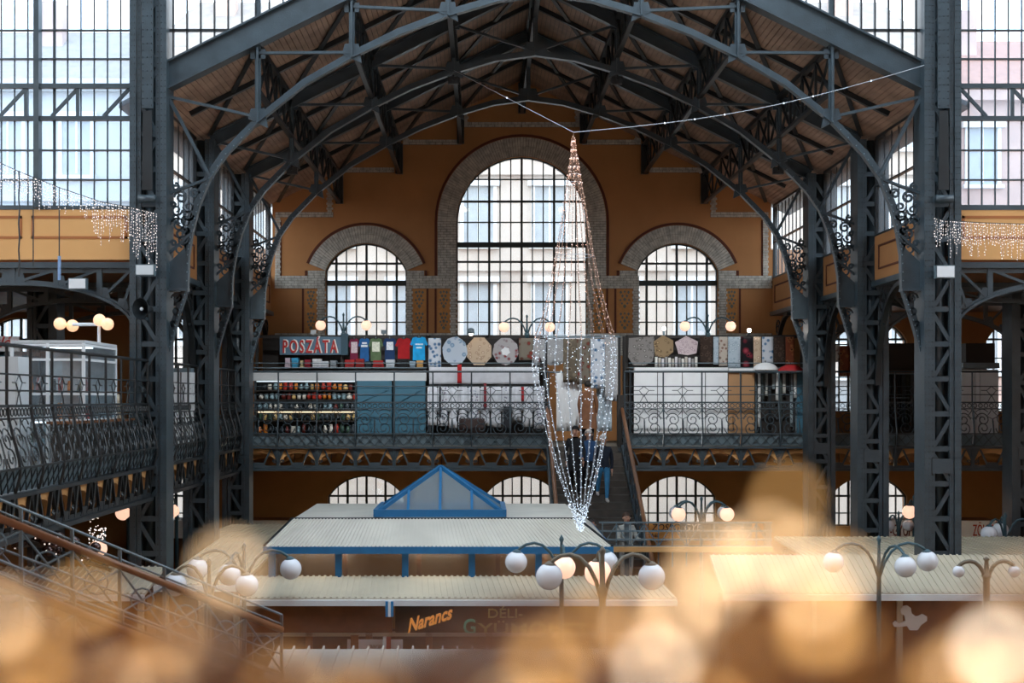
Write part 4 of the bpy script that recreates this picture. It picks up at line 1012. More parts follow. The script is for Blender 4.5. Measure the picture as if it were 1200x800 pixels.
sb = MB().box(gq(761, 0).x, gq(797, 0).x, 30.59, 30.63, gq(0, 631).z, gq(0, 612).z).build('orange_board', M['or_sign'], G)
text('ZÖSÉG', gq(764, 0).x, gq(0, 622).z, 30.59, 0.15, M['dark'], sb, 'lettering', 0.2, 0.01, 0.6)
text('ház', gq(764, 0).x, gq(0, 629.5).z, 30.59, 0.09, M['dark'], sb, 'lettering', 0.2, 0.01)
sb = MB().box(gq(798, 0).x, gq(882, 0).x, 30.59, 30.63, gq(0, 631).z, gq(0, 613).z).build('slate_board', M['slate'], G)
text('GYE', gq(803, 0).x, gq(0, 622).z, 30.59, 0.15, M['roof_c'], sb, 'lettering', 0.2, 0.01, 0.36)
# white bird cut-out over the brown shop front
b0 = thing('bird_sign', 'white cut-out bird sign on the brown stall front', 'sign', tuple(px(1066, 737, 25.6)))
pts = [(1046, 730), (1049, 727), (1053, 730), (1057, 729), (1061, 727), (1060, 721), (1056, 719), (1055, 714), (1058, 710), (1063, 709), (1067, 712), (1068, 718), (1073, 722), (1077, 721), (1081, 719), (1086, 722), (1086, 727), (1079, 732), (1075, 738), (1066, 738), (1063, 733), (1055, 734), (1048, 734)]
MB().xz([(px(x, y, 25.7).x, px(x, y, 25.7).z) for x, y in pts], 25.68, 25.72).build('cut_out', M['white'], b0)

# ------------------------------------------------------------------ globe lamps
def lamp(label, x, y, d, ztop, zbase, reach, rg, arms, pole_r=0.04, name='globe_lamp', drop=0.0, im=None, sub=None):
    """arms: list of (angle in degrees, lit). Angle 0 is +X, 270 towards the camera. ztop: height of globe centres."""
    P0 = px(x, y, d); im = im or M['lampiron']
    t = thing(name, label, 'lamp', (P0.x, d, zbase), 'globe lamps')
    zc = P0.z
    MB().lathe((P0.x, d, zbase), [(pole_r*2.2, 0), (pole_r*2.2, 0.12), (pole_r, 0.2), (pole_r, zc-zbase-rg*1.2), (pole_r*1.7, zc-zbase-rg*1.0), (pole_r*0.9, zc-zbase-rg*0.6), (pole_r*0.6, zc-zbase+rg*1.6), (pole_r*1.1, zc-zbase+rg*1.9), (0.005, zc-zbase+rg*2.3)], 12).build('pole', im, t, True)
    for ang, lit in arms:
        a = math.radians(ang); dx, dy = math.cos(a), math.sin(a)
        cu = [(0.02, -1.6*rg), (0.12*reach, -0.3*rg), (0.25*reach, 0.7*rg), (0.42*reach, 1.35*rg), (0.6*reach, 1.55*rg), (0.78*reach, 1.4*rg), (0.9*reach, 1.1*rg), (0.985*reach, 0.75*rg)]
        MB().tube([(P0.x+dx*u, d+dy*u, zc+v) for u, v in cu], pole_r*0.62, 8).build('arm', im, t, True)
        g = Vector((P0.x+dx*reach, d+dy*reach, zc-0.18*rg))
        MB().lathe((P0.x+dx*reach*0.99, d+dy*reach*0.99, zc+0.62*rg), [(rg*0.45, 0), (rg*0.5, 0.06*rg), (rg*0.3, 0.25*rg), (rg*0.12, 0.35*rg)], 12).build('holder', im, t, True)
        MB().sphere(g, rg, 24, 16).build('globe', M['globe_on'] if lit else M['globe'], t, True)
    return t
lamp('three globe lamp with its front globe lit, before the kiosk', 658, 656, 26.0-0.9, 0, 0, 0.80, 0.195, [(0, 0), (180, 0), (270, 1)])
M['bronze'] = mat('weathered_lamp_iron', '#6a6152', 0.5, 0, 0.15, 6)
lamp('lamp with bronze arms and lit rear globe, nearest the lettered kiosk', 706, 676, 20.8, 0, 0, 0.84, 0.2, [(25, 0), (155, 0), (90, 1)], 0.05, im=M['bronze'])
lamp('three globe lamp with unlit globes before the beige stall roof', 286, 664, 25.0, 0, 0, 0.82, 0.19, [(0, 0), (180, 0), (262, 0)])
lamp('bronze armed lamp with unlit globes beside the stair handrail', 245, 684, 21.0, 0, 0, 0.55, 0.17, [(10, 0), (165, 0)], 0.04, im=M['bronze'])
lamp('three globe lamp with unlit globes over the bird sign', 1030, 655, 25.2, 0, 0, 0.86, 0.185, [(0, 0), (190, 0), (285, 0)])
lamp('unlit globe lamp before the red vegetable sign', 1178, 622, 32.3, 0, 0, 0.6, 0.185, [(330, 0), (215, 0), (80, 0)])
lamp('small unlit globe lamp before the white fruit sign', 1053, 614, 37, 0, 0, 0.25, 0.15, [(0, 0), (180, 0)])
lamp('bronze armed lamp with bare arms above the beige roof by the booth side', 1156, 668, 21.5, 0, 0, 0.42, 0.09, [(0, 0), (180, 0)], 0.05, im=M['bronze'])
lamp('four globe lamp before the arched window under the gallery', 822, 600, 33.2, 0, 0, 0.6, 0.165, [(340, 1), (200, 1), (20, 0), (160, 0)])
for x, y, d, lb in ((207, 597, 34.5, 'before the small window'), (122, 641, 29, 'beside the stair'), (150, 599, 34, 'behind the first column'), (1071, 598, 37, 'beside the second column')):
    lamp('single lit globe lamp on the ground floor %s' % lb, x, y, d, 0, 0, 0.12, 0.18, [(180, 1)])
for x, y, lb in ((402.5, 380, 'above the lettered blue sign'), (617.5, 382, 'above the embroidered cloths'), (829.5, 381, 'above the lace pieces')):
    lamp('two globe lamp with thin arched arms %s' % lb, x, y, 40.4, 0, px(0, 396, 40.4).z, 0.65, 0.145, [(0, 1), (180, 1)], 0.035)

# floodlights added on the middle truss to brighten the end gallery
for s in (-1, 1):
    for o in (1.85, 5.5):
        x = AX+s*o; z = Z(chz(o))-0.14; y = YB[1]+0.12
        t = thing('added_floodlight', 'small dark added floodlight under the middle truss %s, over the %s' % ('near the ridge' if o < 3 else 'near the eaves', 'T-shirts' if s < 0 else 'umbrellas'), 'lamp', (x, y, z), 'added floodlights under the middle truss')
        MB().box(x-0.12, x+0.12, y-0.06, y+0.06, z-0.08, z+0.08).build('housing', M['iron_d'], t); MB().box(x-0.02, x+0.02, y-0.1, y-0.06, z, z+0.2).build('bracket', M['iron_d'], t)
        MB().box(x-0.1, x+0.1, y+0.06, y+0.07, z-0.07, z+0.07).build('glass', mat('added_flood_glass', '#ffffff', 0.4, 0, 0, emit=(1, 0.97, 0.92), emit_s=6), t)
        L_ = bpy.data.lights.new('added_flood_beam', 'SPOT'); L_.energy = 1150; L_.spot_size = math.radians(52); L_.spot_blend = 0.7; L_.shadow_soft_size = 0.12; L_.color = (0.95, 0.98, 1.0)
        lo_ = bpy.data.objects.new('added_flood_beam', L_); COL.objects.link(lo_); lo_.location = (x, y+0.12, z)
        tgt = Vector((AX+s*(1.7 if o < 3 else 5.0), 39.2, GF+0.55)); lo_.rotation_euler = (tgt-Vector((x, y+0.12, z))).to_track_quat('-Z', 'Y').to_euler(); attach(lo_, t)
# ------------------------------------------------------------------ stalls on the end gallery
def gx(x, d): return (x-CX)*d/F
def gz(y, d): return EYE+(CY-y)*d/F
def cloth(name, label, cat, x0, x1, y0, y1, d, m, group=None, folds=0, amp=0.02, taper=0.0, parent=None, hem=None):
    """Hanging cloth with soft folds, 8 mm thick; x,y in frame units at distance d (y0 top)."""
    a, b = gx(x0, d), gx(x1, d); zt, zb = gz(y0, d), gz(y1, d); nx = max(4, folds*4); nz = 6; mb = MB()
    for side in (0, 0.008):
        for j in range(nz+1):
            for i in range(nx+1):
                u = i/nx; v = j/nz; c = (a+b)/2
                X_ = c+(a+(b-a)*u-c)*(1+taper*v); Y_ = d-side+amp*math.sin(u*folds*2*PI)*(0.3+0.7*v)
                mb.v.append((X_, Y_, zt+(zb-zt)*v+(hem(u)*v if hem else 0)))
    N = (nx+1)*(nz+1)
    for s in (0, N):
        for j in range(nz):
            for i in range(nx): k_ = s+j*(nx+1)+i; mb.f.append((k_, k_+1, k_+nx+2, k_+nx+1))
    ed = [i for i in range(nx+1)]+[j*(nx+1)+nx for j in range(1, nz+1)]+[nz*(nx+1)+i for i in range(nx-1, -1, -1)]+[j*(nx+1) for j in range(nz-1, 0, -1)]
    for p, q_ in zip(ed, ed[1:]+ed[:1]): mb.f.append((p, q_, q_+N, p+N))
    if parent is not None: return mb.build(name, m, parent, True)
    o = mb.build(name, m, None, True); return tag(o, label, cat, group)
def plate(name, label, cat, pts, d, th, m, group=None, parent=None):
    o = MB().xz([(gx(x, d), gz(y, d)) for x, y in pts], d-th/2, d+th/2).build(name, m, parent)
    if parent is None: tag(o, label, cat, group)
    return o
def stall_frame(x0, x1, label, fascia=M['white'], ft=434, fb=446, d=39.9):
    t = thing('gallery_stall', label, 'market stall', (gx((x0+x1)/2, d), d+0.7, GF), 'stalls on the end gallery')
    a, b = gx(x0, d), gx(x1, d); dk = M['dark']
    MB().box(a, b, 41.4, 41.5, GF, gz(394, 41.4)).build('back_panel', dk, t)
    MB().box(a, b, d+0.45, d+0.55, gz(396, d+.5), gz(392.5, d+.5)).build('top_beam', dk, t)
    n = max(1, round((b-a)/2))
    for i in range(n+1):
        x = a+(b-a)*i/n; MB().box(x-0.04, x+0.04, d+0.45, d+0.53, GF, gz(393, d+.5)).build('post', dk, t)
    if fascia: MB().box(a, b, d-0.25, d+0.2, gz(fb, d-.25), gz(ft+.5, d-.25)).build('fascia', fascia, t)
    MB().box(a, b, d-0.2, d+0.5, gz(431.5, d), gz(430.3, d)).build('shelf_board', M['iron_l'], t)
    MB().box(a, b, d-0.1, d+0.5, GF, GF+0.08).build('base_board', M['slab'], t)
    for x in (a+0.05, b-0.05): MB().box(x-0.03, x+0.03, d-0.15, d-0.09, GF, gz(433, d)).build('front_post', M['iron'], t)
    MB().tube([(a, d-0.22, gz(425.5, d)), (b, d-0.22, gz(425.5, d))], 0.014, 6).build('shelf_rail', M['iron_l'], t)
    return t
M['grey_f'] = mat('grey_white_fascia', '#c4c8ca', 0.6, 0, 0.05, 2)
SF = stall_frame(298, 500, 'souvenir and T-shirt stall with lettered blue sign', M['grey_f'])
stall_frame(502, 640, 'embroidery stall hung with white blouses', None)
stall_frame(736, 944, 'lace stall with white panelled front', None)
M['sgn'] = mat('slate_blue_sign', '#4f7187', 0.5, 0, 0.1, 3)
sg = thing('lettered_sign', 'slate blue sign with red and white letters on the souvenir stall', 'sign', (gx(364, 40.2), 40.2, gz(416, 40.2)))
MB().box(gx(328, 40.25), gx(400, 40.25), 40.22, 40.3, gz(415.5, 40.25), gz(394.5, 40.25)).build('board', M['sgn'], sg)
M['redl'] = mat('red_letters', '#b3201c', 0.5, 0, 0.0); M['whl'] = mat('white_letters', '#e8e4e0', 0.5, 0, 0)
text('POSZÁTA', gx(332.2, 40.2), gz(412.6, 40.2), 40.22, 0.36, M['whl'], sg, 'letter_edge', 0, 0.02, 1.56, 0.045, space=1.35)
text('POSZÁTA', gx(331.5, 40.2), gz(413, 40.2), 40.19, 0.36, M['redl'], sg, 'lettering', 0, 0.02, 1.54, 0.02, space=1.35)
MB().box(gx(400, 40.2), gx(408, 40.2), 40.1, 40.3, gz(416, 40.2), gz(391, 40.2)).build('end_panel', mat('deep_teal', '#1d4657', 0.5, 0, 0.1, 3), sg)
# T-shirts
def shirt(x0, x1, y0, y1, d, col, pr, label):
    w_ = x1-x0; cx = (x0+x1)/2; o = thing('t_shirt', label, 'T-shirt', (gx(cx, d), d, gz(y1, d)), 'T-shirts over the souvenir stall')
    b = [(cx-w_*.16, y0), (cx-w_*.08, y0+1.2), (cx+w_*.08, y0+1.2), (cx+w_*.16, y0), (cx+w_*.36, y0+1), (cx+w_*.52, y0+9), (cx+w_*.40, y0+10.5), (cx+w_*.34, y0+7.5), (cx+w_*.36, y1), (cx-w_*.36, y1), (cx-w_*.34, y0+7.5), (cx-w_*.40, y0+10.5), (cx-w_*.52, y0+9), (cx-w_*.36, y0+1)]
    v, f = fill2d([[(gx(x, d), gz(y, d)) for x, y in b]], d-0.03, d+0.03)
    MB().add(v, f).build('cloth', mat('shirt_'+col, col, 0.9, 0, 0.15, 8), o)
    for (u0, v0, u1, v1, c) in pr:
        MB().box(gx(cx+u0*w_, d), gx(cx+u1*w_, d), d-0.042, d-0.03, gz(y0+v1, d), gz(y0+v0, d)).build('print', mat('print_'+c, c, 0.8, 0, 0.25, 30), o)
    MB().tube([(gx(cx, d), d, gz(y0-1.6, d)), (gx(cx, d), d, gz(y0+.5, d))], 0.012, 5).build('hanger', M['iron_l'], o)
D1 = 40.2
shirt(408.5, 421.5, 396.5, 424, D1, '#74203f', [(-.26, 4, .3, 17, '#cdbfc4')], 'maroon T-shirt with pale print beside the lettered sign')
shirt(420, 434.5, 396, 424, D1-.05, '#1f5a93', [(-.28, 8, .25, 10.5, '#d8e2ea'), (-.2, 5, .2, 7, '#d8e2ea')], 'royal blue T-shirt with white lettering stripe')
shirt(432, 449, 396, 423, D1-.1, '#556b4b', [(-.25, 4.5, .27, 16, '#d9dccb')], 'olive green T-shirt with pale square print')
shirt(448.5, 465, 396, 424, D1-.05, '#16345c', [(-.22, 4.5, .26, 14, '#d5dde3')], 'navy T-shirt with white square print')
shirt(463.5, 483, 396, 420.5, D1-.1, '#a01219', [], 'plain red T-shirt without any print')
shirt(481, 501, 394.5, 422, D1-.15, '#189ad6', [(-.22, 8, .24, 9.6, '#cfeaf6'), (-.16, 12, .18, 13.6, '#cfeaf6')], 'sky blue T-shirt with two white text lines')
# folded garments on the top shelf
fg = [(334, 341, '#b9aab5', 'lilac'), (342, 350, '#3f9bc4', 'turquoise'), (352, 356, '#c4b48a', 'sand'), (357, 365, '#8c2230', 'crimson'), (366, 377, '#cfd2d6', 'pale grey'), (376, 386, '#c2c6cc', 'silver grey'), (387, 395, '#8e969c', 'mid grey'), (404, 416, '#a32a2a', 'scarlet'), (417, 427, '#8f2422', 'brick red'), (428, 436, '#232a30', 'black'), (437, 450, '#9d2626', 'cherry red'), (452, 463, '#b7bfc6', 'ash grey'), (465, 478, '#1a1a1c', 'jet black'), (480, 487, '#8fa4b4', 'blue grey'), (488, 496, '#c99a5c', 'tan')]
for i, (a, b, c, nme) in enumerate(fg):
    y1 = 430.2; y0 = 420+((i*7) % 4) if i > 1 else 419
    m_ = MB()
    for j in range(3):
        za = gz(y1, 39.9)+(gz(y0, 39.9)-gz(y1, 39.9))*j/3; zb2 = gz(y1, 39.9)+(gz(y0, 39.9)-gz(y1, 39.9))*(j+0.9)/3; e = random.random()*0.02
        m_.box(gx(a, 39.9)+e, gx(b, 39.9)-e, 39.8+e, 40.1, za, zb2)
    tag(m_.build('folded_garment', mat('fold_'+nme.replace(' ', '_'), c, 0.9, 0, 0.15, 9)), '%s folded garment on the top shelf of the souvenir stall' % nme, 'garment', 'folded garments on the top shelf')
# shelves with souvenirs
d = 39.75; sh = thing('display_shelves', 'dark display shelves with a lit row in the souvenir stall', 'shelf', (gx(357, d), d+0.2, GF))
for y in (457.5, 468.5, 480.5, 493, 508): MB().box(gx(299, d), gx(417, d), d-0.15, d+0.35, gz(y+0.8, d), gz(y-0.5, d)).build('shelf', M['dark'], sh)
MB().box(gx(299, d), gx(417, d), d+0.35, d+0.4, GF, gz(446, d)).build('back', mat('shelf_back', '#3a3f42', 0.7, 0, 0.2, 4), sh)
M['strip'] = mat('shelf_light_strip', '#ffffff', 0.5, 0, 0, emit=(0.75, 0.92, 1.0), emit_s=0.8)
M['stripw'] = mat('warm_shelf_strip', '#ffffff', 0.5, 0, 0, emit=(1.0, 0.80, 0.52), emit_s=1.1)
MB().box(gx(301, d), gx(416, d), d-0.05, d, gz(447.4, d), gz(446.2, d)).build('light_strip', M['strip'], sh)
MB().box(gx(301, d), gx(416, d), d+0.2, d+0.24, gz(483.4, d), gz(482.0, d)).build('light_strip', M['stripw'], sh)
pal = [('#b5392a', 'red'), ('#cf7a2c', 'orange'), ('#d8d4c8', 'white'), ('#39434a', 'slate'), ('#8aa7b0', 'pale blue'), ('#6b2c26', 'dark red'), ('#3d5a4a', 'green'), ('#c9a869', 'gold'), ('#1d2226', 'black')]
rows = [(457, [0, 1, 0, 1, 7, 0, 1, 5]), (468, [0, 1, 5, 2, 0, 1, 4, 0]), (480, [4, 2, 3, 8, 2, 4, 6, 3]), (492.5, [6, 7, 2, 8, 7, 3, 6, 7]), (507.5, [8, 3, 2, 5, 8, 2, 0, 3])]
kinds = {'nesting_doll': [(0.2, 0), (0.5, 0.05), (0.52, 0.3), (0.38, 0.5), (0.36, 0.62), (0.4, 0.78), (0.28, 0.95), (0.03, 1)], 'mug': [(0.42, 0), (0.45, 0.05), (0.45, 0.95), (0.47, 1.0), (0.38, 1.0), (0.36, 0.9)],
         'paprika_tin': [(0.4, 0), (0.4, 0.72), (0.32, 0.76), (0.32, 0.9), (0.34, 0.92), (0.3, 1)], 'vase': [(0.25, 0), (0.45, 0.3), (0.48, 0.5), (0.2, 0.8), (0.28, 1.0)]}
for r, (yb, cs) in enumerate(rows):
    x = 301.5+(r % 2)*1.5; i = 0
    while x < 413.5:
        kn = random.choice(list(kinds)); w_ = random.uniform(4.6, 6.6); hh = random.uniform(6.0, 8.5) if r != 4 else random.uniform(7, 11); ci = cs[int((x-300)/116*8) % 8] if random.random() < 0.75 else random.randrange(9)
        if r in (0, 1) and x < 322: ci = random.choice([4, 2, 8])
        wm = gx(x+w_, d)-gx(x, d); hm = hh*d/F
        o = MB().lathe((gx(x+w_/2, d), d, gz(yb-.5, d)), [(p*wm, q_*hm) for p, q_ in kinds[kn]], 10).build(kn, mat('souvenir_'+pal[ci][1].replace(' ', '_'), pal[ci][0], 0.35, 0, 0.35, 25), None, True)
        tag(o, '%s %s %s on the %s shelf of the souvenir stall' % ('tall' if hh > (7.2 if r != 4 else 9) else 'squat', pal[ci][1], kn.replace('_', ' '), ['top', 'second', 'third', 'warm lit', 'lowest'][r]), kn.split('_')[-1], 'souvenirs on the display shelves')
        x += w_+random.uniform(0.2, 1.0); i += 1
# teal cabinet doors
M['teal'] = mat('teal_panel', '#3a6b80', 0.5, 0, 0.06, 3)
for x0, x1, lb in ((418.5, 459, 'beside the souvenir shelves'), (463, 498.5, 'beside the white blouses')):
    t = thing('teal_cabinet', 'teal roller fronted cabinet %s' % lb, 'cabinet', (gx((x0+x1)/2, 39.7), 39.8, GF), 'teal cabinets')
    d = 39.65; a, b = gx(x0, d), gx(x1, d)
    MB().box(a, b, d, d+0.4, GF, gz(446, d)).build('body', M['teal'], t)
    for y in (446.5, 455, 463.5, 472, 480.5, 489, 497.5):
        MB().box(a+0.02, b-0.02, d-0.02, d, gz(y+8, d), gz(y+.5, d)).build('slat', M['teal'], t)
    m_ = MB().bar((a+.1, d-.025, gz(471, d)), (b-.1, d-.025, gz(456, d)), 0.02, 0.06, (0,1,0)); m_.build('brace', M['teal'], t)
# embroidered cloths hung in the upper row
D2 = 40.15; rn = random.Random(3)
T = lambda n_, a, b, c, s=18, mx=0.5: pattern(n_, a, b, c, s, 'f', mx)
wbl = T('white_blue_embroidery', '#cfd6df', '#6f8fb0', '#46688f', 14); bw = T('blue_white_embroidery', '#c3d0de', '#7396b8', '#a9c0d6', 11)
tan = T('tan_lace', '#c7b29a', '#a98f78', '#e0cdb8', 16); grr = T('grey_red_embroidery', '#aaa7a8', '#8d8285', '#8e2f31', 13)
brr = T('brown_red_embroidery', '#7d766a', '#6b4b40', '#8a3a34', 11); gl = T('grey_lace', '#a5a6a8', '#c9cacc', '#84868a', 20); brd = T('brown_weave', '#6b6255', '#8f8470', '#4a3a33', 12)
pk = T('pink_lace', '#c2b2b5', '#9a868c', '#d8cbce', 20); gb = T('gold_brown_lace', '#8d785c', '#5d4d3c', '#b79c74', 17); dg = T('dark_grey_lace', '#837f7c', '#55524f', '#aaa6a2', 16)
fl_ = T('floral_beige', '#bcb2a6', '#8f6a62', '#6a7468', 17); lb_ = T('light_blue_lace', '#b4c2cc', '#8fa4b3', '#d5dee4', 18); bk = T('black_rose_cloth', '#1d1c1f', '#6d2430', '#a34752', 7)
db = T('dark_brown_cloth', '#3c302a', '#56463c', '#2a211d', 14); rdb = T('rust_rug', '#6e3a26', '#8f5a36', '#3f2118', 12)
cloth('embroidered_runner', 'white runner with two blue floral motifs beside the sky blue T-shirt', 'cloth', 502, 517, 396, 430, D2, wbl, 'embroidered cloths', 1, 0.012)
def octo(x0, x1, y0, y1, n=10, jag=0.0): return [((x0+x1)/2+(x1-x0)/2*math.cos(2*PI*(i+.5)/n)*(1-jag*(i % 2)), (y0+y1)/2+(y1-y0)/2*math.sin(2*PI*(i+.5)/n)*(1-jag*(i % 2))) for i in range(n)]
plate('round_cloth', 'round blue and white embroidered cloth hung beside the white runner', 'cloth', octo(518, 548, 394, 428, 16, .04), D2-.05, 0.02, bw, 'embroidered cloths')
plate('round_cloth', 'warm lit tan lace cloth hung under the clip spotlight', 'cloth', octo(546, 577, 394, 429, 8), D2, 0.02, tan, 'embroidered cloths')
plate('round_cloth', 'round grey cloth with red flower ring and white centre', 'cloth', octo(577, 608, 395, 428, 18, .05), D2-.05, 0.02, grr, 'embroidered cloths')
plate('cloth_centre', None, None, octo(587, 598, 406, 417, 12, .2), D2-.07, 0.02, M['white'], None, bpy.data.objects['round_cloth.002'])
cloth('embroidered_runner', 'brown runner with red flowers under the two globe lamp', 'cloth', 608, 625, 396, 422, D2, brr, 'embroidered cloths', 1, 0.015)
cloth('embroidered_runner', 'narrow grey runner with red flowers beside the lace round', 'cloth', 625.5, 633, 396, 428, D2-.03, grr, 'embroidered cloths', 1, 0.012)
plate('round_cloth', 'large pale lace round at the stair end of the embroidery stall', 'cloth', [(632, 397), (662, 397), (662, 424), (655, 428), (644, 428), (635, 423), (632, 415)], D2-.06, 0.02, gl, 'embroidered cloths')
cloth('long_curtain', 'brown patterned curtain hanging over the stair head', 'curtain', 660, 676, 397, 448, 39.2, brd, 'curtains at the stair head', 2, 0.03)
cloth('long_curtain', 'brown and red patterned curtain beside the plain brown one', 'curtain', 676, 691, 397, 450, 39.2, brr, 'curtains at the stair head', 2, 0.03)
cloth('long_curtain', 'white and blue embroidered curtain over the stair head', 'curtain', 692, 709, 397, 455, 39.2, wbl, 'curtains at the stair head', 2, 0.03)
cloth('long_curtain', 'grey lace curtain at the newel post of the stairs', 'curtain', 709, 724, 395, 470, 39.15, gl, 'curtains at the stair head', 2, 0.03)
cloth('long_curtain', 'long white curtain behind the brown coat', 'curtain', 652, 682, 436, 505, 39.4, M['white'], 'curtains at the stair head', 5, 0.03)
cloth('long_curtain', 'pale blue white curtain on the newel side of the brown coat', 'curtain', 699, 717, 440, 505, 39.45, lb_, 'curtains at the stair head', 3, 0.03)
cr_ = thing('curtain_rail', 'grey rail carrying the curtains over the stair head', 'rail', (gx(690, 39.2), 39.2, gz(394, 39.2)))
MB().tube([(gx(636, 39.2), 39.2, gz(394.5, 39.2)), (gx(727, 39.2), 39.2, gz(394.5, 39.2))], 0.03, 8).build('rail', M['iron_l'], cr_)
for x in (640, 726): MB().box(gx(x, 39.2)-.035, gx(x, 39.2)+.035, 39.22, 39.29, GF, gz(393, 39.2)).build('post', M['iron_d'], cr_)
MB().tube([(gx(642, 39.4), 39.4, gz(436, 39.4)), (gx(726, 39.4), 39.4, gz(436, 39.4))], 0.02, 8).build('lower_rail', M['iron_l'], cr_)
# table linen and white blouses below
cloth('table_linen', 'white table linen over the front of the embroidery stall', 'cloth', 503, 632, 430, 450, 39.6, mat('white_linen', '#c9ccd3', 0.9, 0, 0.08, 5), None, 7, 0.02)
M['linen'] = mat('blouse_white', '#cfd3da', 0.9, 0, 0.12, 9); M['linen_e'] = pattern('blouse_embroidered', '#cfd2d8', '#8894a8', '#7a3f45', 26)
x = 501; i = 0; bl = ['between the teal cabinet and the dark scarf', 'next to the dark scarf', 'with straight hem', 'with embroidered front', 'under the red ribbon', 'with wide sleeves', 'beside the red scarf', 'behind the red scarf', 'with grey folds', 'near the stair end', 'at the stair end']
while x < 628:
    w_ = rn.uniform(10.5, 14.5)
    o = thing('white_blouse', 'white embroidered blouse on the stall rail, %s' % bl[min(i, 10)], 'blouse', (gx(x+w_/2, 39.5), 39.5, gz(500, 39.5)), 'white blouses on the embroidery stall')
    cloth('body', None, None, x+1.0, x+w_-1.0, 452, rn.uniform(492, 503), 39.5+0.06*(i % 2), M['linen_e'] if i % 3 == 1 else M['linen'], None, 2, 0.03, 0.12, o)
    for s in (0, 1): cloth('sleeve', None, None, x+(w_-2.2)*s, x+2.2+(w_-2.2)*s, 454, 482, 39.45+0.06*(i % 2), M['linen'], None, 1, 0.02, 0.2, o)
    x += w_+rn.uniform(0.0, 1.0); i += 1
for x0, x1, y0, y1, c, lb2, nme in ((514.5, 517, 450, 488, '#24262c', 'dark scarf hanging between two white blouses', 'scarf'), (567, 570, 449, 480, '#7d1f2a', 'dark red scarf hanging between the blouses', 'scarf'), (536, 541, 427, 449, '#b01e22', 'red ribbon over the front of the white table linen', 'ribbon'), (611, 614, 452, 470, '#a3222a', 'short red ribbon near the stair end of the blouses', 'ribbon'), (590, 600, 476, 506, '#23252b', 'black apron hanging among the white blouses', 'apron'), (538, 568, 490, 507, '#3a2d2b', 'dark patterned bag goods under the blouses', 'bag')):
    cloth(nme, lb2, nme, x0, x1, y0, y1, 39.38, mat('cl_'+c[1:], c, 0.85, 0, 0.2, 8), None, 1, 0.01)
cs = thing('clip_spotlight', 'clip spotlight shining on the tan lace cloth', 'lamp', (gx(552, 39.9), 39.9, gz(392, 39.9)))
MB().lathe((gx(552, 39.9), 39.9, gz(391, 39.9)), [(0.09, 0), (0.1, 0.02), (0.085, 0.14), (0.03, 0.17)], 12).build('shade', M['iron_l'], cs, True)
MB().sphere((gx(552, 39.9), 39.9, gz(390.7, 39.9)), 0.06, 10, 8).build('bulb', mat('spot_bulb', '#ffffff', 0.4, 0, 0, emit=(1.0, 0.82, 0.62), emit_s=14), cs)
for x, y, lb2, m2, c in ((752, 1, 0, 0, 0),): pass
sp = thing('star_spotlight', 'very bright bare spotlight above the black rose cloth', 'lamp', (gx(877.5, 40.2), 40.2, gz(391, 40.2)))
MB().box(gx(877.5, 40.2)-.04, gx(877.5, 40.2)+.04, 40.15, 40.25, gz(393, 40.2), gz(389, 40.2)).build('stand', M['iron_d'], sp)
MB().sphere((gx(877.5, 40.2), 40.15, gz(387, 40.2)), 0.055, 10, 8).build('bulb', mat('star_bulb', '#ffffff', 0.4, 0, 0, emit=(1.0, 0.93, 0.85), emit_s=40), sp)
sp = thing('small_spotlight', 'small lit spotlight above the gold brown lace', 'lamp', (gx(778, 40.2), 40.2, gz(391, 40.2)))
MB().box(gx(778, 40.2)-.03, gx(778, 40.2)+.03, 40.2, 40.26, gz(393, 40.2), gz(387, 40.2)).build('stand', M['iron_l'], sp)
MB().sphere((gx(778, 40.2), 40.15, gz(385, 40.2)), 0.06, 10, 8).build('bulb', mat('small_bulb', '#ffffff', 0.4, 0, 0, emit=(1.0, 0.95, 0.9), emit_s=5), sp)
for x, lb2, m2 in ((367, 'pale', M['grey_f']), (449.5, 'grey', M['iron_l'])):
    o = thing('back_spotlight', '%s boxy spotlight seen from behind on the stall beam' % lb2, 'lamp', (gx(x, 40.4), 40.4, gz(392.5, 40.4)))
    MB().box(gx(x-3, 40.4), gx(x+3, 40.4), 40.38, 40.5, gz(391, 40.4), gz(386.5, 40.4)).build('housing', m2, o); MB().box(gx(x-1, 40.4), gx(x+1, 40.4), 40.4, 40.46, gz(394, 40.4), gz(391, 40.4)).build('bracket', m2, o)
# lace stall
plate('lace_piece', 'dark grey ten sided lace piece at the stair end of the lace stall', 'lace', [(737, 396), (766, 394), (768, 408), (765, 423), (756, 428), (742, 428), (736, 418)], D2, 0.02, dg, 'lace pieces')
plate('lace_piece', 'gold brown hexagonal lace piece with pale edge', 'lace', [(766, 400), (777, 392.5), (789, 399), (789, 412), (781, 419), (768, 417)], D2-.06, 0.02, gb, 'lace pieces')
plate('lace_piece', 'pinkish five sided lace piece', 'lace', [(791, 401), (804, 393.5), (818, 400), (816, 414), (806, 416), (795, 414.5)], D2-.05, 0.02, pk, 'lace pieces')
for x0, x1, y1, m2, lb2 in ((820.5, 835, 427, db, 'dark brown runner with pale cross motif'), (836, 842, 427, lb_, 'narrow light blue runner beside the dark brown one'), (842.5, 852.5, 429, fl_, 'beige floral runner beside the light blue lace'), (853, 867.5, 431, lb_, 'wide light blue lace runner'), (869, 882.5, 430, bk, 'black runner with red roses'), (883, 892, 430, tan, 'slim beige lace runner beside the black roses'), (893, 906, 425, wbl, 'blue bordered runner with red and blue motif'), (907, 920, 426, db, 'plain dark brown runner above the white umbrella'), (920.5, 931, 430, rdb, 'rust brown runner above the red umbrella')):
    cloth('hanging_runner', lb2, 'cloth', x0, x1, 394.5, y1, D2, m2, 'runners on the lace stall', 1, 0.012)
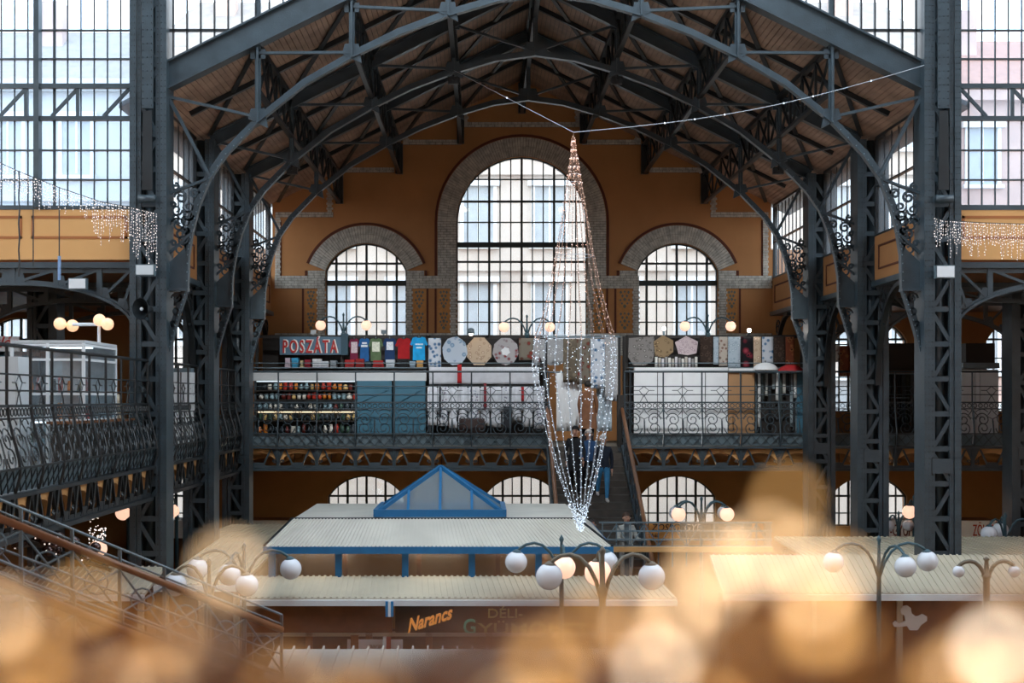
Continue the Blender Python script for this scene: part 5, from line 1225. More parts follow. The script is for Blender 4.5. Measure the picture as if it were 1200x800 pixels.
for i in range(13):
    x = 769+i*3.9; c = ['#d9d6d0', '#b9b2a8', '#c8c4c8', '#8d8a88'][i % 4]
    o = MB().tube([(gx(x, 39.95), 39.95, gz(430.2, 39.95)), (gx(x, 39.95), 39.95, gz(418+(i % 3), 39.95))], 0.038, 8).build('rolled_cloth', mat('roll_'+c[1:], c, 0.9, 0, 0.15, 12), None, True)
    tag(o, '%s rolled lace cloth standing on the lace stall shelf' % ['white', 'stone', 'lilac white', 'grey'][i % 4], 'cloth roll', 'rolled lace cloths')
wp = thing('panel_front', 'white panelled stall front behind the scroll railing', 'partition', (gx(798, 39.4), 39.4, GF))
for x0, x1 in ((743, 770), (771, 799), (800, 826), (827, 852.5)): MB().box(gx(x0, 39.4), gx(x1, 39.4), 39.38, 39.44, GF, gz(434, 39.4)).build('panel', M['white'], wp)
MB().box(gx(743, 39.4), gx(852.5, 39.4), 39.3, 39.6, gz(434, 39.4), gz(430.5, 39.4)).build('counter_top', M['white'], wp)
M['tanp'] = mat('tan_panel', '#a88058', 0.6, 0, 0.06, 3)
wp = thing('panel_front', 'tan panelled stall front beside the white one', 'partition', (gx(869, 39.4), 39.4, GF))
for x0, x1 in ((853.5, 868.5), (869, 884)): MB().box(gx(x0, 39.4), gx(x1, 39.4), 39.38, 39.44, GF, gz(436.5, 39.4)).build('panel', M['tanp'], wp)
MB().box(gx(853.5, 39.4), gx(884, 39.4), 39.3, 39.6, gz(436.5, 39.4), gz(431.5, 39.4)).build('counter_top', M['white'], wp)
def umbrella(x0, x1, yt, yb, d, m2, label):
    c = gx((x0+x1)/2, d); r = (gx(x1, d)-gx(x0, d))/2; zt, zb = gz(yt, d), gz(yb, d); t = thing('parasol', label, 'umbrella', (c, d, gz(440, d)), 'open umbrellas')
    n = 8; m_ = MB(); rings = []
    for j in range(5):
        f_ = j/4; b = len(m_.v)
        for i in range(n*2): a = 2*PI*i/(n*2); sc = 1-(0.06*f_ if i % 2 else 0); m_.v.append((c+r*math.sin(f_*PI/2)*sc*math.cos(a), d+r*math.sin(f_*PI/2)*sc*math.sin(a), zb+(zt-zb)*math.cos(f_*PI/2)))
        rings.append(b)
    for a, b in zip(rings, rings[1:]):
        for i in range(n*2): m_.f.append((a+i, a+(i+1) % (n*2), b+(i+1) % (n*2), b+i))
    m_.build('canopy', m2, t, True); MB().tube([(c, d, zb-0.55), (c, d, zt+0.05)], 0.012, 6).build('shaft', M['iron_d'], t)
    for i in range(n): a = 2*PI*i/n; MB().tube([(c, d, zt-0.02), (c+r*.95*math.cos(a), d+r*.95*math.sin(a), zb)], 0.006, 4).build('rib', M['iron_d'], t)
umbrella(882, 912, 424.5, 433.5, 39.1, M['white'], 'small white open umbrella beside the tan panels')
umbrella(911, 942, 427, 435.5, 39.15, mat('red_canopy', '#a81d22', 0.7, 0, 0.08, 4), 'small red open umbrella beside the white one')
rk = thing('accessory_rack', 'dark rack of pale scarves and straps under the umbrellas', 'rack', (gx(908, 39.5), 39.5, GF))
MB().box(gx(886, 39.6), gx(934, 39.6), 39.65, 39.7, GF, gz(434, 39.6)).build('back', M['dark'], rk)
MB().tube([(gx(885, 39.45), 39.45, gz(437, 39.45)), (gx(934, 39.45), 39.45, gz(437, 39.45))], 0.018, 6).build('rail', M['iron_l'], rk)
for x in (886, 933): MB().tube([(gx(x, 39.45), 39.45, GF), (gx(x, 39.45), 39.45, gz(436, 39.45))], 0.02, 6).build('leg', M['iron_l'], rk)
for i in range(11):
    x = 888+i*4.2; c = ['#c9cbc9', '#39413f', '#a8a9a2', '#23282b', '#8b9aa0'][i % 5]
    cloth('hanging_scarf', '%s scarf on the dark rack under the umbrellas' % ['long white', 'short deep green', 'short stone grey', 'long black', 'short blue grey', 'short white', 'long deep green', 'mid length stone grey', 'short black', 'long blue grey', 'mid length white'][i], 'scarf', x, x+3.4, 437.5, 455+(i*13) % 17 if i % 3 else 500, 39.4, mat('scarf_'+c[1:], c, 0.9, 0, 0.2, 9), 'scarves on the rack', 1, 0.015)
MB().box(gx(933.5, 39.5), gx(944, 39.5), 39.45, 39.55, GF, gz(434, 39.5)).build('teal_side', M['teal'], rk)
cloth('hanging_rug', 'rust red fringed rug hanging beyond the third column', 'rug', 984, 996, 405, 441, 39.6, rdb, 'rugs beyond the columns', 1, 0.02)
cloth('hanging_rug', 'pale lace rug with dark spirals beside the rust rug', 'rug', 996, 1003, 404, 470, 39.65, T('pale_spiral', '#b6b3b0', '#7f7a78', '#4a4644', 14), 'rugs beyond the columns', 1, 0.02)
cloth('hanging_rug', 'pale flowered cloth near the third column', 'rug', 974, 984, 404, 424, 39.7, fl_, 'rugs beyond the columns', 1, 0.02)
ub = thing('dark_booth', 'dark clothes booth between the two columns on the booth side', 'market stall', (gx(1056, 39.6), 40, GF), 'stalls on the end gallery')
MB().box(gx(1038, 39.7), gx(1082, 39.7), 40.3, 40.4, GF, gz(402, 40.3)).build('back', M['dark'], ub)
MB().box(gx(1040, 39.7), gx(1074, 39.7), 39.6, 40.3, gz(437, 39.7), gz(434, 39.7)).build('top', M['wood_h'], ub)
MB().tube([(gx(1041, 39.5), 39.5, gz(438, 39.5)), (gx(1074, 39.5), 39.5, gz(438, 39.5))], 0.02, 6).build('rail', M['iron_l'], ub)
MB().tube([(gx(1041, 39.45), 39.45, gz(466, 39.5)), (gx(1066, 39.45), 39.45, gz(466, 39.5))], 0.015, 6).build('rail', M['iron_l'], ub)
MB().box(gx(1072.5, 39.6), gx(1075.5, 39.6), 39.5, 39.6, GF, gz(425, 39.6)).build('light_post', M['iron_l'], ub)
for i in range(6): cloth('hanging_coat', '%s coat on the rail of the dark booth' % ['charcoal', 'brown', 'black', 'slate', 'dark olive', 'grey'][i], 'coat', 1042+i*5, 1046.4+i*5, 439, 500, 39.55, mat('coat%d' % i, ['#2e3236', '#3d322b', '#1c1d1f', '#38434a', '#33362c', '#4a4c4e'][i], 0.9, 0, 0.2, 8), 'coats in the dark booth', 2, 0.03)
wb = thing('white_booth', 'white boarded booth with grey roof edge at the aisle end of the gallery', 'market stall', (gx(1149, 39.6), 40, GF), 'stalls on the end gallery')
for x0, x1 in ((1127, 1142), (1143, 1148), (1149, 1170)): MB().box(gx(x0, 39.6), gx(x1, 39.6), 39.6, 39.66, GF, gz(433, 39.6)).build('board', M['white'], wb)
MB().box(gx(1127, 39.5), gx(1170, 39.5), 39.4, 40.6, gz(431.5, 39.5), gz(425, 39.5)).build('roof_edge', M['iron_l'], wb)
MB().box(gx(1127, 39.6), gx(1170, 39.6), 40.5, 40.6, GF, gz(426, 39.6)).build('back', M['dark'], wb)
MB().box(gx(1132, 39.9), gx(1166, 39.9), 39.9, 40.4, gz(425, 39.9), gz(402, 39.9)).build('covered_goods', M['dark'], wb)

# ------------------------------------------------------------------ stalls on the side gallery
gc = thing('glass_cabinet', 'white framed glass display cabinet on the side gallery', 'display cabinet', (-7.4, 25.2, GF))
x0, x1, y0, y1, z1 = -8.0, -6.78, 24.2, 26.3, gz(404, 25)
for x in (x0, (x0+x1)/2, x1):
    for y in (y0, y1): MB().box(x-0.025, x+0.025, y-0.025, y+0.025, GF, z1).build('frame_post', M['white'], gc)
for z in (GF+0.9, GF+1.35, z1-0.03, z1-0.28):
    MB().box(x0, x1, y0-0.02, y0+0.02, z-0.02, z+0.02).box(x1-0.02, x1+0.02, y0, y1, z-0.02, z+0.02).build('frame_rail', M['white'], gc)
for z in (GF+0.5, GF+0.9, GF+1.35): MB().box(x0, x1, y0, y1, z-0.012, z+0.012).build('shelf', M['glass_k'], gc)
MB().box(x0+.02, x1-.02, y0, y0+.008, GF, z1).build('pane', M['glass'], gc); MB().box(x1-.008, x1, y0, y1, GF, z1).build('pane', M['glass'], gc)
MB().box(x0, x1, y1-.03, y1, GF, z1).build('back', mat('cabinet_back', '#8f979b', 0.6, 0, 0.2, 6), gc)
MB().box(x0-.02, x1+.02, y0-.02, y1+.02, z1, z1+0.05).build('top', M['grey_f'], gc)
M['tube_l'] = mat('cabinet_light', '#ffffff', 0.5, 0, 0, emit=(0.75, 0.9, 1.0), emit_s=3.0)
MB().box(x0+.1, x1-.1, y0+.9, y0+.95, z1-.06, z1-.03).build('light_tube', M['tube_l'], gc); MB().box(x0+.1, x1-.1, y0+.9, y0+.95, GF+.84, GF+.87).build('light_tube', M['tube_l'], gc)
for j, z in enumerate((GF+0.512, GF+0.912, GF+1.362)):
    for i in range(9):
        kn = rn.choice(list(kinds)); ci = rn.randrange(9); X_ = x0+0.1+i*0.128; Y_ = y0+0.25+rn.random()*0.4
        o = MB().lathe((X_, Y_, z), [(p*0.1, q_*rn.uniform(.2, .3)) for p, q_ in kinds[kn]], 10).build(kn, mat('souvenir_'+pal[ci][1].replace(' ', '_'), pal[ci][0], 0.35, 0, 0.35, 25), None, True)
        tag(o, '%s %s on the %s glass shelf of the display cabinet' % (pal[ci][1], kn.replace('_', ' '), ['lowest', 'middle', 'top'][j]), kn.split('_')[-1], 'souvenirs in the glass cabinet')
bx2 = thing('grey_locker', 'pale grey metal locker beside the glass cabinet', 'cabinet', (-7.95, 23.2, GF))
MB().box(-8.35, -7.5, 23.0, 23.6, GF, gz(418, 23.2)).build('body', M['grey_f'], bx2); MB().box(-8.3, -7.94, 22.98, 23.0, GF+.1, gz(438, 23.2)).build('door', M['grey_f'], bx2); MB().box(-7.92, -7.55, 22.98, 23.0, GF+.1, gz(438, 23.2)).build('door', M['grey_f'], bx2)
tb = thing('goods_table', 'trestle table of pale goods behind the railing corner', 'table', (-7.0, 26.8, GF))
MB().box(-7.7, -6.75, 26.45, 26.9, GF+0.75, GF+0.8).build('top', M['wood_h'], tb)
for x in (-7.6, -6.85): MB().box(x-.03, x+.03, 26.5, 26.56, GF, GF+.75).build('leg', M['wood_h'], tb); MB().box(x-.03, x+.03, 26.8, 26.86, GF, GF+.75).build('leg', M['wood_h'], tb)
for i, (X_, c, nme) in enumerate(((-7.6, '#cfd3d0', 'white'), (-7.4, '#b79468', 'tan'), (-7.2, '#d9dcd8', 'cream'), (-7.0, '#9aa3a2', 'grey'), (-6.85, '#c9b9a0', 'sand'))):
    o = MB().lathe((X_, 26.65, GF+0.8), [(0.06, 0), (0.09, 0.1), (0.07, 0.3), (0.09, 0.45), (0.05, 0.55)], 10).build('lace_bundle', mat('bundle_'+nme, c, 0.9, 0, 0.3, 20), None, True)
    tag(o, '%s lace bundle standing on the trestle table' % nme, 'lace bundle', 'bundles on the trestle table')
fk = thing('script_sign_stall', 'stall front with pale sign in red script, at the aisle wall', 'market stall', (-9.6, 27.9, GF), 'stalls on the side gallery')
d = 28.2; MB().box(gx(-70, d), gx(22, d), d, d+0.1, gz(411.5, d), gz(394, d)).build('sign_board', M['grey_f'], fk)
text('Folklór', gx(-30, d), gz(407, d), d, 0.24, M['redl'], fk, 'lettering', 0.35, 0.02, 0.88)
MB().box(gx(-70, d), gx(30, d), d+0.1, d+0.9, gz(416, d), gz(411.5, d)).build('roof_edge', M['iron_l'], fk)
for x in (-40, 0, 27): MB().box(gx(x, d)-.05, gx(x, d)+.05, d+.1, d+.2, GF, gz(412, d)).build('post', M['teal'], fk)
MB().box(gx(-70, d), gx(30, d), d+.8, d+.9, GF, gz(412, d)).build('back', mat('grey_blue_back', '#6d7a82', 0.7, 0, 0.25, 3), fk)
tl = thing('globe_bracket', 'white crossbar stand with four warm globes above the glass cabinet', 'lamp', (gx(116, 26.4), 26.4, gz(404, 26.4)), 'globe lamps')
d = 26.4; MB().tube([(gx(85, d), d, gz(380, d)), (gx(117, d), d, gz(380, d))], 0.03, 8).build('crossbar', M['white'], tl); MB().tube([(gx(116, d), d, gz(404, d)), (gx(116, d), d, gz(374, d))], 0.03, 8).build('stand', M['white'], tl)
M['globe_w'] = mat('dim_warm_globe', '#e9c3a0', 0.3, 0, 0, emit=(1.0, 0.55, 0.30), emit_s=0.7)
for x, y in ((67.5, 379), (80.5, 381), (115, 375), (126, 380)): MB().sphere((gx(x, d-.1), d-.1+(x % 3)*.1, gz(y, d)), 0.115, 20, 14).build('globe', M['globe_w'], tl, True)
bx3 = thing('white_cabinet', 'white two door cabinet behind the short railing after the first column', 'cabinet', (gx(216, 30.5), 30.5, GF))
MB().box(gx(200, 31)-.1, gx(224, 31), 31.0, 31.4, GF, gz(436, 31)).build('body', M['white'], bx3); MB().box(gx(211.5, 31), gx(212.5, 31), 30.98, 31, GF, gz(436, 31)).build('door_gap', M['dark'], bx3)
MB().box(gx(200, 31)-.1, gx(224, 31), 31.0, 31.3, gz(436, 31), gz(431, 31)).build('top_boxes', M['iron_l'], bx3)

# fittings on the first columns and girders
def floodlight(x, y, d, w_, h, label, m2):
    t = thing('floodlight', label, 'lamp', tuple(px(x, y+h/2, d)), 'floodlights on the ironwork')
    MB().box(gx(x-w_/2, d), gx(x+w_/2, d), d-0.06, d+0.08, gz(y+h/2, d), gz(y-h/2, d)).build('housing', M['iron_l'], t)
    MB().box(gx(x-w_/2+1, d), gx(x+w_/2-1, d), d-0.075, d-0.06, gz(y+h/2-1, d), gz(y-h/2+1, d)).build('glass', m2, t)
    MB().box(gx(x-1, d), gx(x+1, d), d+0.08, d+0.3, gz(y+1, d), gz(y-1, d)).build('bracket', M['iron'], t)
floodlight(170.5, 316.5, 26.75, 22, 13, 'flat grey floodlight on the first column, bellied railing side', M['grey_f'])
floodlight(1107, 318.5, 26.75, 22, 15, 'flat white floodlight on the first column, white booth side', M['white'])
floodlight(91.5, 332.5, 27.0, 21, 13, 'white box floodlight hung on the arched girder', M['white'])
hs = thing('horn_speaker', 'round dark horn loudspeaker on the first column, bellied railing side', 'loudspeaker', tuple(px(170, 375, 26.7)))
c = px(169, 362, 26.75); m_ = MB(); rings = []
for r_, y_ in ((0.20, -0.12), (0.21, -0.1), (0.1, 0.02), (0.06, 0.15), (0.06, 0.2)):
    b = len(m_.v); rings.append(b)
    for i in range(18): a = 2*PI*i/18; m_.v.append((c.x+r_*0.75*math.cos(a)+y_*0.4, c.y+y_, c.z+r_*math.sin(a)))
for a, b in zip(rings, rings[1:]):
    for i in range(18): m_.f.append((a+i, a+(i+1) % 18, b+(i+1) % 18, b+i))
m_.build('horn', M['iron_d'], hs, True); MB().sphere((c.x-.04, c.y-.04, c.z), 0.035, 8, 6).build('driver_cap', M['white'], hs); MB().box(c.x-.02, c.x+.02, c.y, c.y+.25, c.z-.2, c.z-.15).build('bracket', M['iron'], hs)
for i, (x, yt, yb, m2, lb2) in enumerate(((22, 200, 324, M['wire_d'], 'kinked black cable'), (39, 208, 312, M['wire_d'], 'straight black rod'), (69.5, 219, 328, M['wire_d'], 'thin rod with pale blue lower end'))):
    o = thing('hanging_cable', '%s hanging before the ochre panel' % lb2, 'cable', tuple(px(x, yb, 26.9)))
    MB().tube([px(x+(1 if i == 0 and j % 2 else 0), yt+(yb-yt)*j/8, 26.7) for j in range(9)], 0.012 if i else 0.016, 5).build('cable', m2, o)
    if i == 2: MB().tube([px(x, 300, 26.69), px(x, 328, 26.69)], 0.03, 6).build('lower_end', mat('pale_blue_tube', '#7f9cc4', 0.4, 0, 0), o)

rr2 = thing('rug_rail', 'thin rail holding the rust rug and pale cloths beyond the third column', 'rail', (gx(988, 39.7), 39.7, GF))
MB().tube([(gx(970, 39.7), 39.7, gz(403.5, 39.7)), (gx(1006, 39.7), 39.7, gz(403.5, 39.7))], 0.02, 6).build('rail', M['iron_d'], rr2)
for x in (971, 1005): MB().tube([(gx(x, 39.72), 39.72, GF), (gx(x, 39.72), 39.72, gz(403, 39.7))], 0.02, 6).build('post', M['iron_d'], rr2)

bn = thing('dark_backing', 'added dark bench behind the bellied railing near the first column', 'backing', (-6.75, 24.9, GF))  # made-up dark backing, added to deepen the dark behind the lower railing
for i in range(4): MB().box(-6.95, -6.6, 22.9+i*0.98, 23.84+i*0.98, GF, GF+0.86).build('bin', M['dark'], bn)
MB().box(-7.0, -6.55, 22.85, 26.85, GF+0.86, GF+0.9).build('backing_top', M['wood_b'], bn)
# ------------------------------------------------------------------ hanging light sculpture
LC = thing('light_sculpture', 'tall spindle of fairy light strings hanging between the roof and the kiosk', 'light sculpture', tuple(px(678, 622, 26.0)))
def interp(tab, y):
    for (a, b), (c, d_) in zip(tab, tab[1:]):
        if a <= y <= c: return b+(d_-b)*(y-a)/(c-a)
    return tab[-1][1]
Ltab = [(155, 672), (175, 669.5), (220, 663.5), (270, 656), (330, 645), (370, 636), (395, 626), (430, 623), (470, 631), (510, 641), (550, 652), (590, 667), (612, 676), (624, 680)]
Rtab = [(155, 672), (175, 675), (220, 683), (270, 691), (330, 702), (370, 713), (395, 721), (430, 722), (470, 717), (510, 710), (550, 702), (590, 691), (612, 684), (624, 680)]
DC = 26.0; rr_ = random.Random(11)
def LCp(y, a):
    l, r = interp(Ltab, y), interp(Rtab, y); c = (l+r)/2; R = (r-l)/2
    p = px(c, y, DC); return Vector((p.x+R*DC/F*math.cos(a), p.y+R*DC/F*math.sin(a), p.z))
NS = 20; M['wire_c'] = mat('copper_wire', '#9a7560', 0.4, 0.2, 0); M['wire'] = mat('pale_wire', '#b9bec6', 0.4, 0.2, 0)
for s in range(NS):
    a = 2*PI*s/NS+0.1; ys = [155+(624-155)*i/60 for i in range(61)]
    st_ = MB().tube([LCp(y, a) for y in ys if y < 400], 0.0045, 3).build('light_string', M['wire_c'], LC); MB().tube([LCp(y, a) for y in ys if y > 391], 0.0045, 3).build('lower_string', M['wire'], st_)
    bw_ = MB(); bc = MB(); y = 160+rr_.random()*8
    while y < 622:
        p = LCp(y, a); b_ = bw_ if y < 375+rr_.random()*40 else bc
        b_.octa((p.x+rr_.uniform(-.02, .02), p.y, p.z), rr_.uniform(0.007, 0.013)*(0.8 if y < 390 else 1.0)); y += rr_.uniform(5, 10)
    stuff(bw_.build('warm_bulbs', M['led_a'], st_)); stuff(bc.build('cool_bulbs', M['led_w'], st_))
for y in (166, 176, 186, 196, 205, 214, 300, 394):
    R = MB().tube([LCp(y, 2*PI*i/20) for i in range(20)], 0.005, 4, True).build('hoop', M['wire'], LC)
m_ = MB()
for y in (166, 176, 186, 196, 205, 214):
    for i in range(8): p = LCp(y, 2*PI*i/8); m_.octa(p, 0.017)
stuff(m_.build('star_bulbs', M['led_a'], LC)); m_ = MB()
for i in range(160):
    y = rr_.uniform(395, 470); p = LCp(y, rr_.uniform(0, 2*PI)); m_.octa(p, rr_.uniform(0.007, 0.012))
stuff(m_.build('cluster_bulbs', M['led_w'], LC))
m_ = MB()
for i in range(150):
    y = rr_.uniform(590, 622); p = LCp(y, rr_.uniform(0, 2*PI)); m_.octa((p.x+rr_.uniform(-.05, .05), p.y+rr_.uniform(-.05, .05), p.z), rr_.uniform(0.008, 0.013))
stuff(m_.build('tip_bulbs', M['led_w'], LC))
for q_, nme in (((620, 116, 26.9), 'from the first truss'), ((1088, 75, 27.0), 'from the column on the booth side')):
    o = thing('stay_wire', 'thin stay wire to the light sculpture %s' % nme, 'wire', tuple(px(*q_)))
    A = px(672, 155, DC); B = px(*q_); pts = [A.lerp(B, i/12)-Vector((0, 0, 0.22*math.sin(PI*i/12))) for i in range(13)]
    if q_[0] == 620: B = px(531, 82, 32.05); pts = [A.lerp(B, i/12) for i in range(13)]
    MB().tube(pts, 0.007, 4).build('wire', M['wire'], o)
    m_ = MB()
    for i in (3, 4, 5, 7, 8, 10): m_.octa(pts[i] if q_[0] > 700 else pts[6], 0.02)
    stuff(m_.build('bulbs', M['led_w'], o))
# ------------------------------------------------------------------ icicle light curtains
def icicle(label, path, lens, seed, d):
    r = random.Random(seed); t = thing('icicle_lights', label, 'string lights', tuple(px(path[0][0], path[0][1], d)), 'icicle light curtains')
    MB().tube([px(x, y, d) for x, y in path], 0.008, 5).build('carrier_wire', M['wire_d'], t)
    m_ = MB(); b = MB(); x = path[0][0]
    while x < path[-1][0]:
        y = interp(path, x); ln = lens(x)*r.uniform(0.5, 1.1); pts = [px(x+r.uniform(-.8, .8), y+ln*i/4, d+r.uniform(-.05, .05)) for i in range(5)]
        m_.tube(pts, 0.003, 3); yy = y+1
        while yy < y+ln: p = px(x+r.uniform(-1, 1), yy, d); b.octa(p, r.uniform(0.007, 0.013)); yy += r.uniform(2.5, 5)
        x += r.uniform(1.8, 3.4)
    stuff(m_.build('drop_wires', M['wire'], t)); stuff(b.build('bulbs', M['led_p'], t))
M['led_p'] = mat('pinkish_led', '#ffffff', 0.4, 0, 0, emit=(1.0, 0.78, 0.68), emit_s=0.9)
icicle('icicle light curtain sloping across the glazing to the first column', [(-10, 186), (20, 200), (70, 220), (120, 237), (155, 243), (184, 250)], lambda x: 34 if x < 60 else (26 if x < 110 else (48 if x < 150 else 62)), 4, 26.7)
icicle('icicle light curtain beside the column on the white booth side', [(1096, 255), (1104, 258), (1150, 261), (1215, 263)], lambda x: 40 if x > 1112 else 30, 5, 26.7)
# ------------------------------------------------------------------ christmas balls on the stall below the side gallery
bs = thing('bauble_bunch', 'bunch of dark shiny christmas balls with tiny lights below the side gallery', 'ornaments', tuple(px(70, 655, 21)))
r = random.Random(9); M['bauble'] = mat('shiny_bauble', '#4a3a38', 0.08, 0.7, 0.1, 3)
MB().bar(px(-10, 618, 21), px(130, 668, 21), 0.05, 0.05).build('rail', M['iron_d'], bs)
sbm = MB().sphere((0, 0, 0), 0.085, 14, 10).mesh('bauble', M['bauble'], True); m_ = MB()
for i in range(26):
    x = r.uniform(0, 112); p = px(x, 618+x*0.24+r.uniform(-6, 16), 21+r.uniform(-.3, .3)); link('bauble', sbm, bs, p)
    m_.octa((p.x+r.uniform(-.05, .05), p.y-0.1, p.z+r.uniform(-.05, .05)), 0.014)
for i in range(40): p = px(r.uniform(104, 126), r.uniform(618, 636), 21); m_.octa(p, 0.012)
for i in range(26): p = px(r.uniform(104, 122), r.uniform(600, 632), 24); m_.octa(p, 0.012)
stuff(m_.build('tiny_lights', M['led_p'], bs))

# ------------------------------------------------------------------ stair with double rails down from the camera's gallery
ST = thing('side_stairs', 'descending stair with wooden handrails and lattice sides below the railing', 'staircase', (-3.4, 13.5, 3.5))
def strun(xa, ya, da, xb, yb, db):
    A = px(xa, ya, da); B = px(xb, yb, db); return A, B
for (xa, ya, da, xb, yb, db), nm in (((-40, 569, 12, 330, 720, 15.2), 0), ((-40, 640, 10.6, 330, 792, 13.8), 1)):
    A, B = strun(xa, ya, da, xb, yb, db); dn = Vector((0, 0, -1))
    MB().tube([A, B], 0.013, 6).build('top_rail', M['iron_l'], ST)
    MB().tube([A+dn*0.16, B+dn*0.16], 0.036, 10).build('handrail', M['wood_h'], ST, True)
    MB().tube([A+dn*0.10, B+dn*0.10], 0.010, 6).build('rail', M['iron_l'], ST)
    MB().tube([A+dn*0.42, B+dn*0.42], 0.012, 6).build('rail', M['iron_l'], ST); MB().tube([A+dn*0.62, B+dn*0.62], 0.012, 6).build('rail', M['iron_l'], ST)
    MB().bar(A+dn*1.0, B+dn*1.0, 0.06, 0.22).build('stringer', M['iron'], ST)
    n = 7
    for i in range(n+1):
        p = A.lerp(B, i/n); MB().bar(p, p+dn*0.95, 0.03, 0.03, (0,1,0)).build('post', M['iron_l'], ST)
        if i < n:
            q_ = A.lerp(B, (i+1)/n); m_ = MB().tube([p+dn*0.2, q_+dn*0.6], 0.011, 5).tube([p+dn*0.6, q_+dn*0.2], 0.011, 5).tube([p.lerp(q_, .5)+dn*.4+Vector((.11*math.cos(a), .0, .11*math.sin(a))) for a in [2*PI*k_/12 for k_ in range(12)]], 0.009, 4, True); m_.build('lattice', M['iron_l'], ST)
A, B = strun(-40, 569, 12, 330, 720, 15.2); A2, B2 = strun(-40, 640, 10.6, 330, 792, 13.8)
for i in range(12):
    p = A.lerp(B, i/12); q_ = A2.lerp(B2, i/12); p1 = A.lerp(B, (i+1)/12); q1 = A2.lerp(B2, (i+1)/12); z = p.z-1.0
    MB().quadbox([(p.x, p.y, z), (q_.x, q_.y, z), (q1.x, q1.y, z), (p1.x, p1.y, z), (p.x, p.y, z+.04), (q_.x, q_.y, z+.04), (q1.x, q1.y, z+.04), (p1.x, p1.y, z+.04)]).build('step', M['tread'], ST)

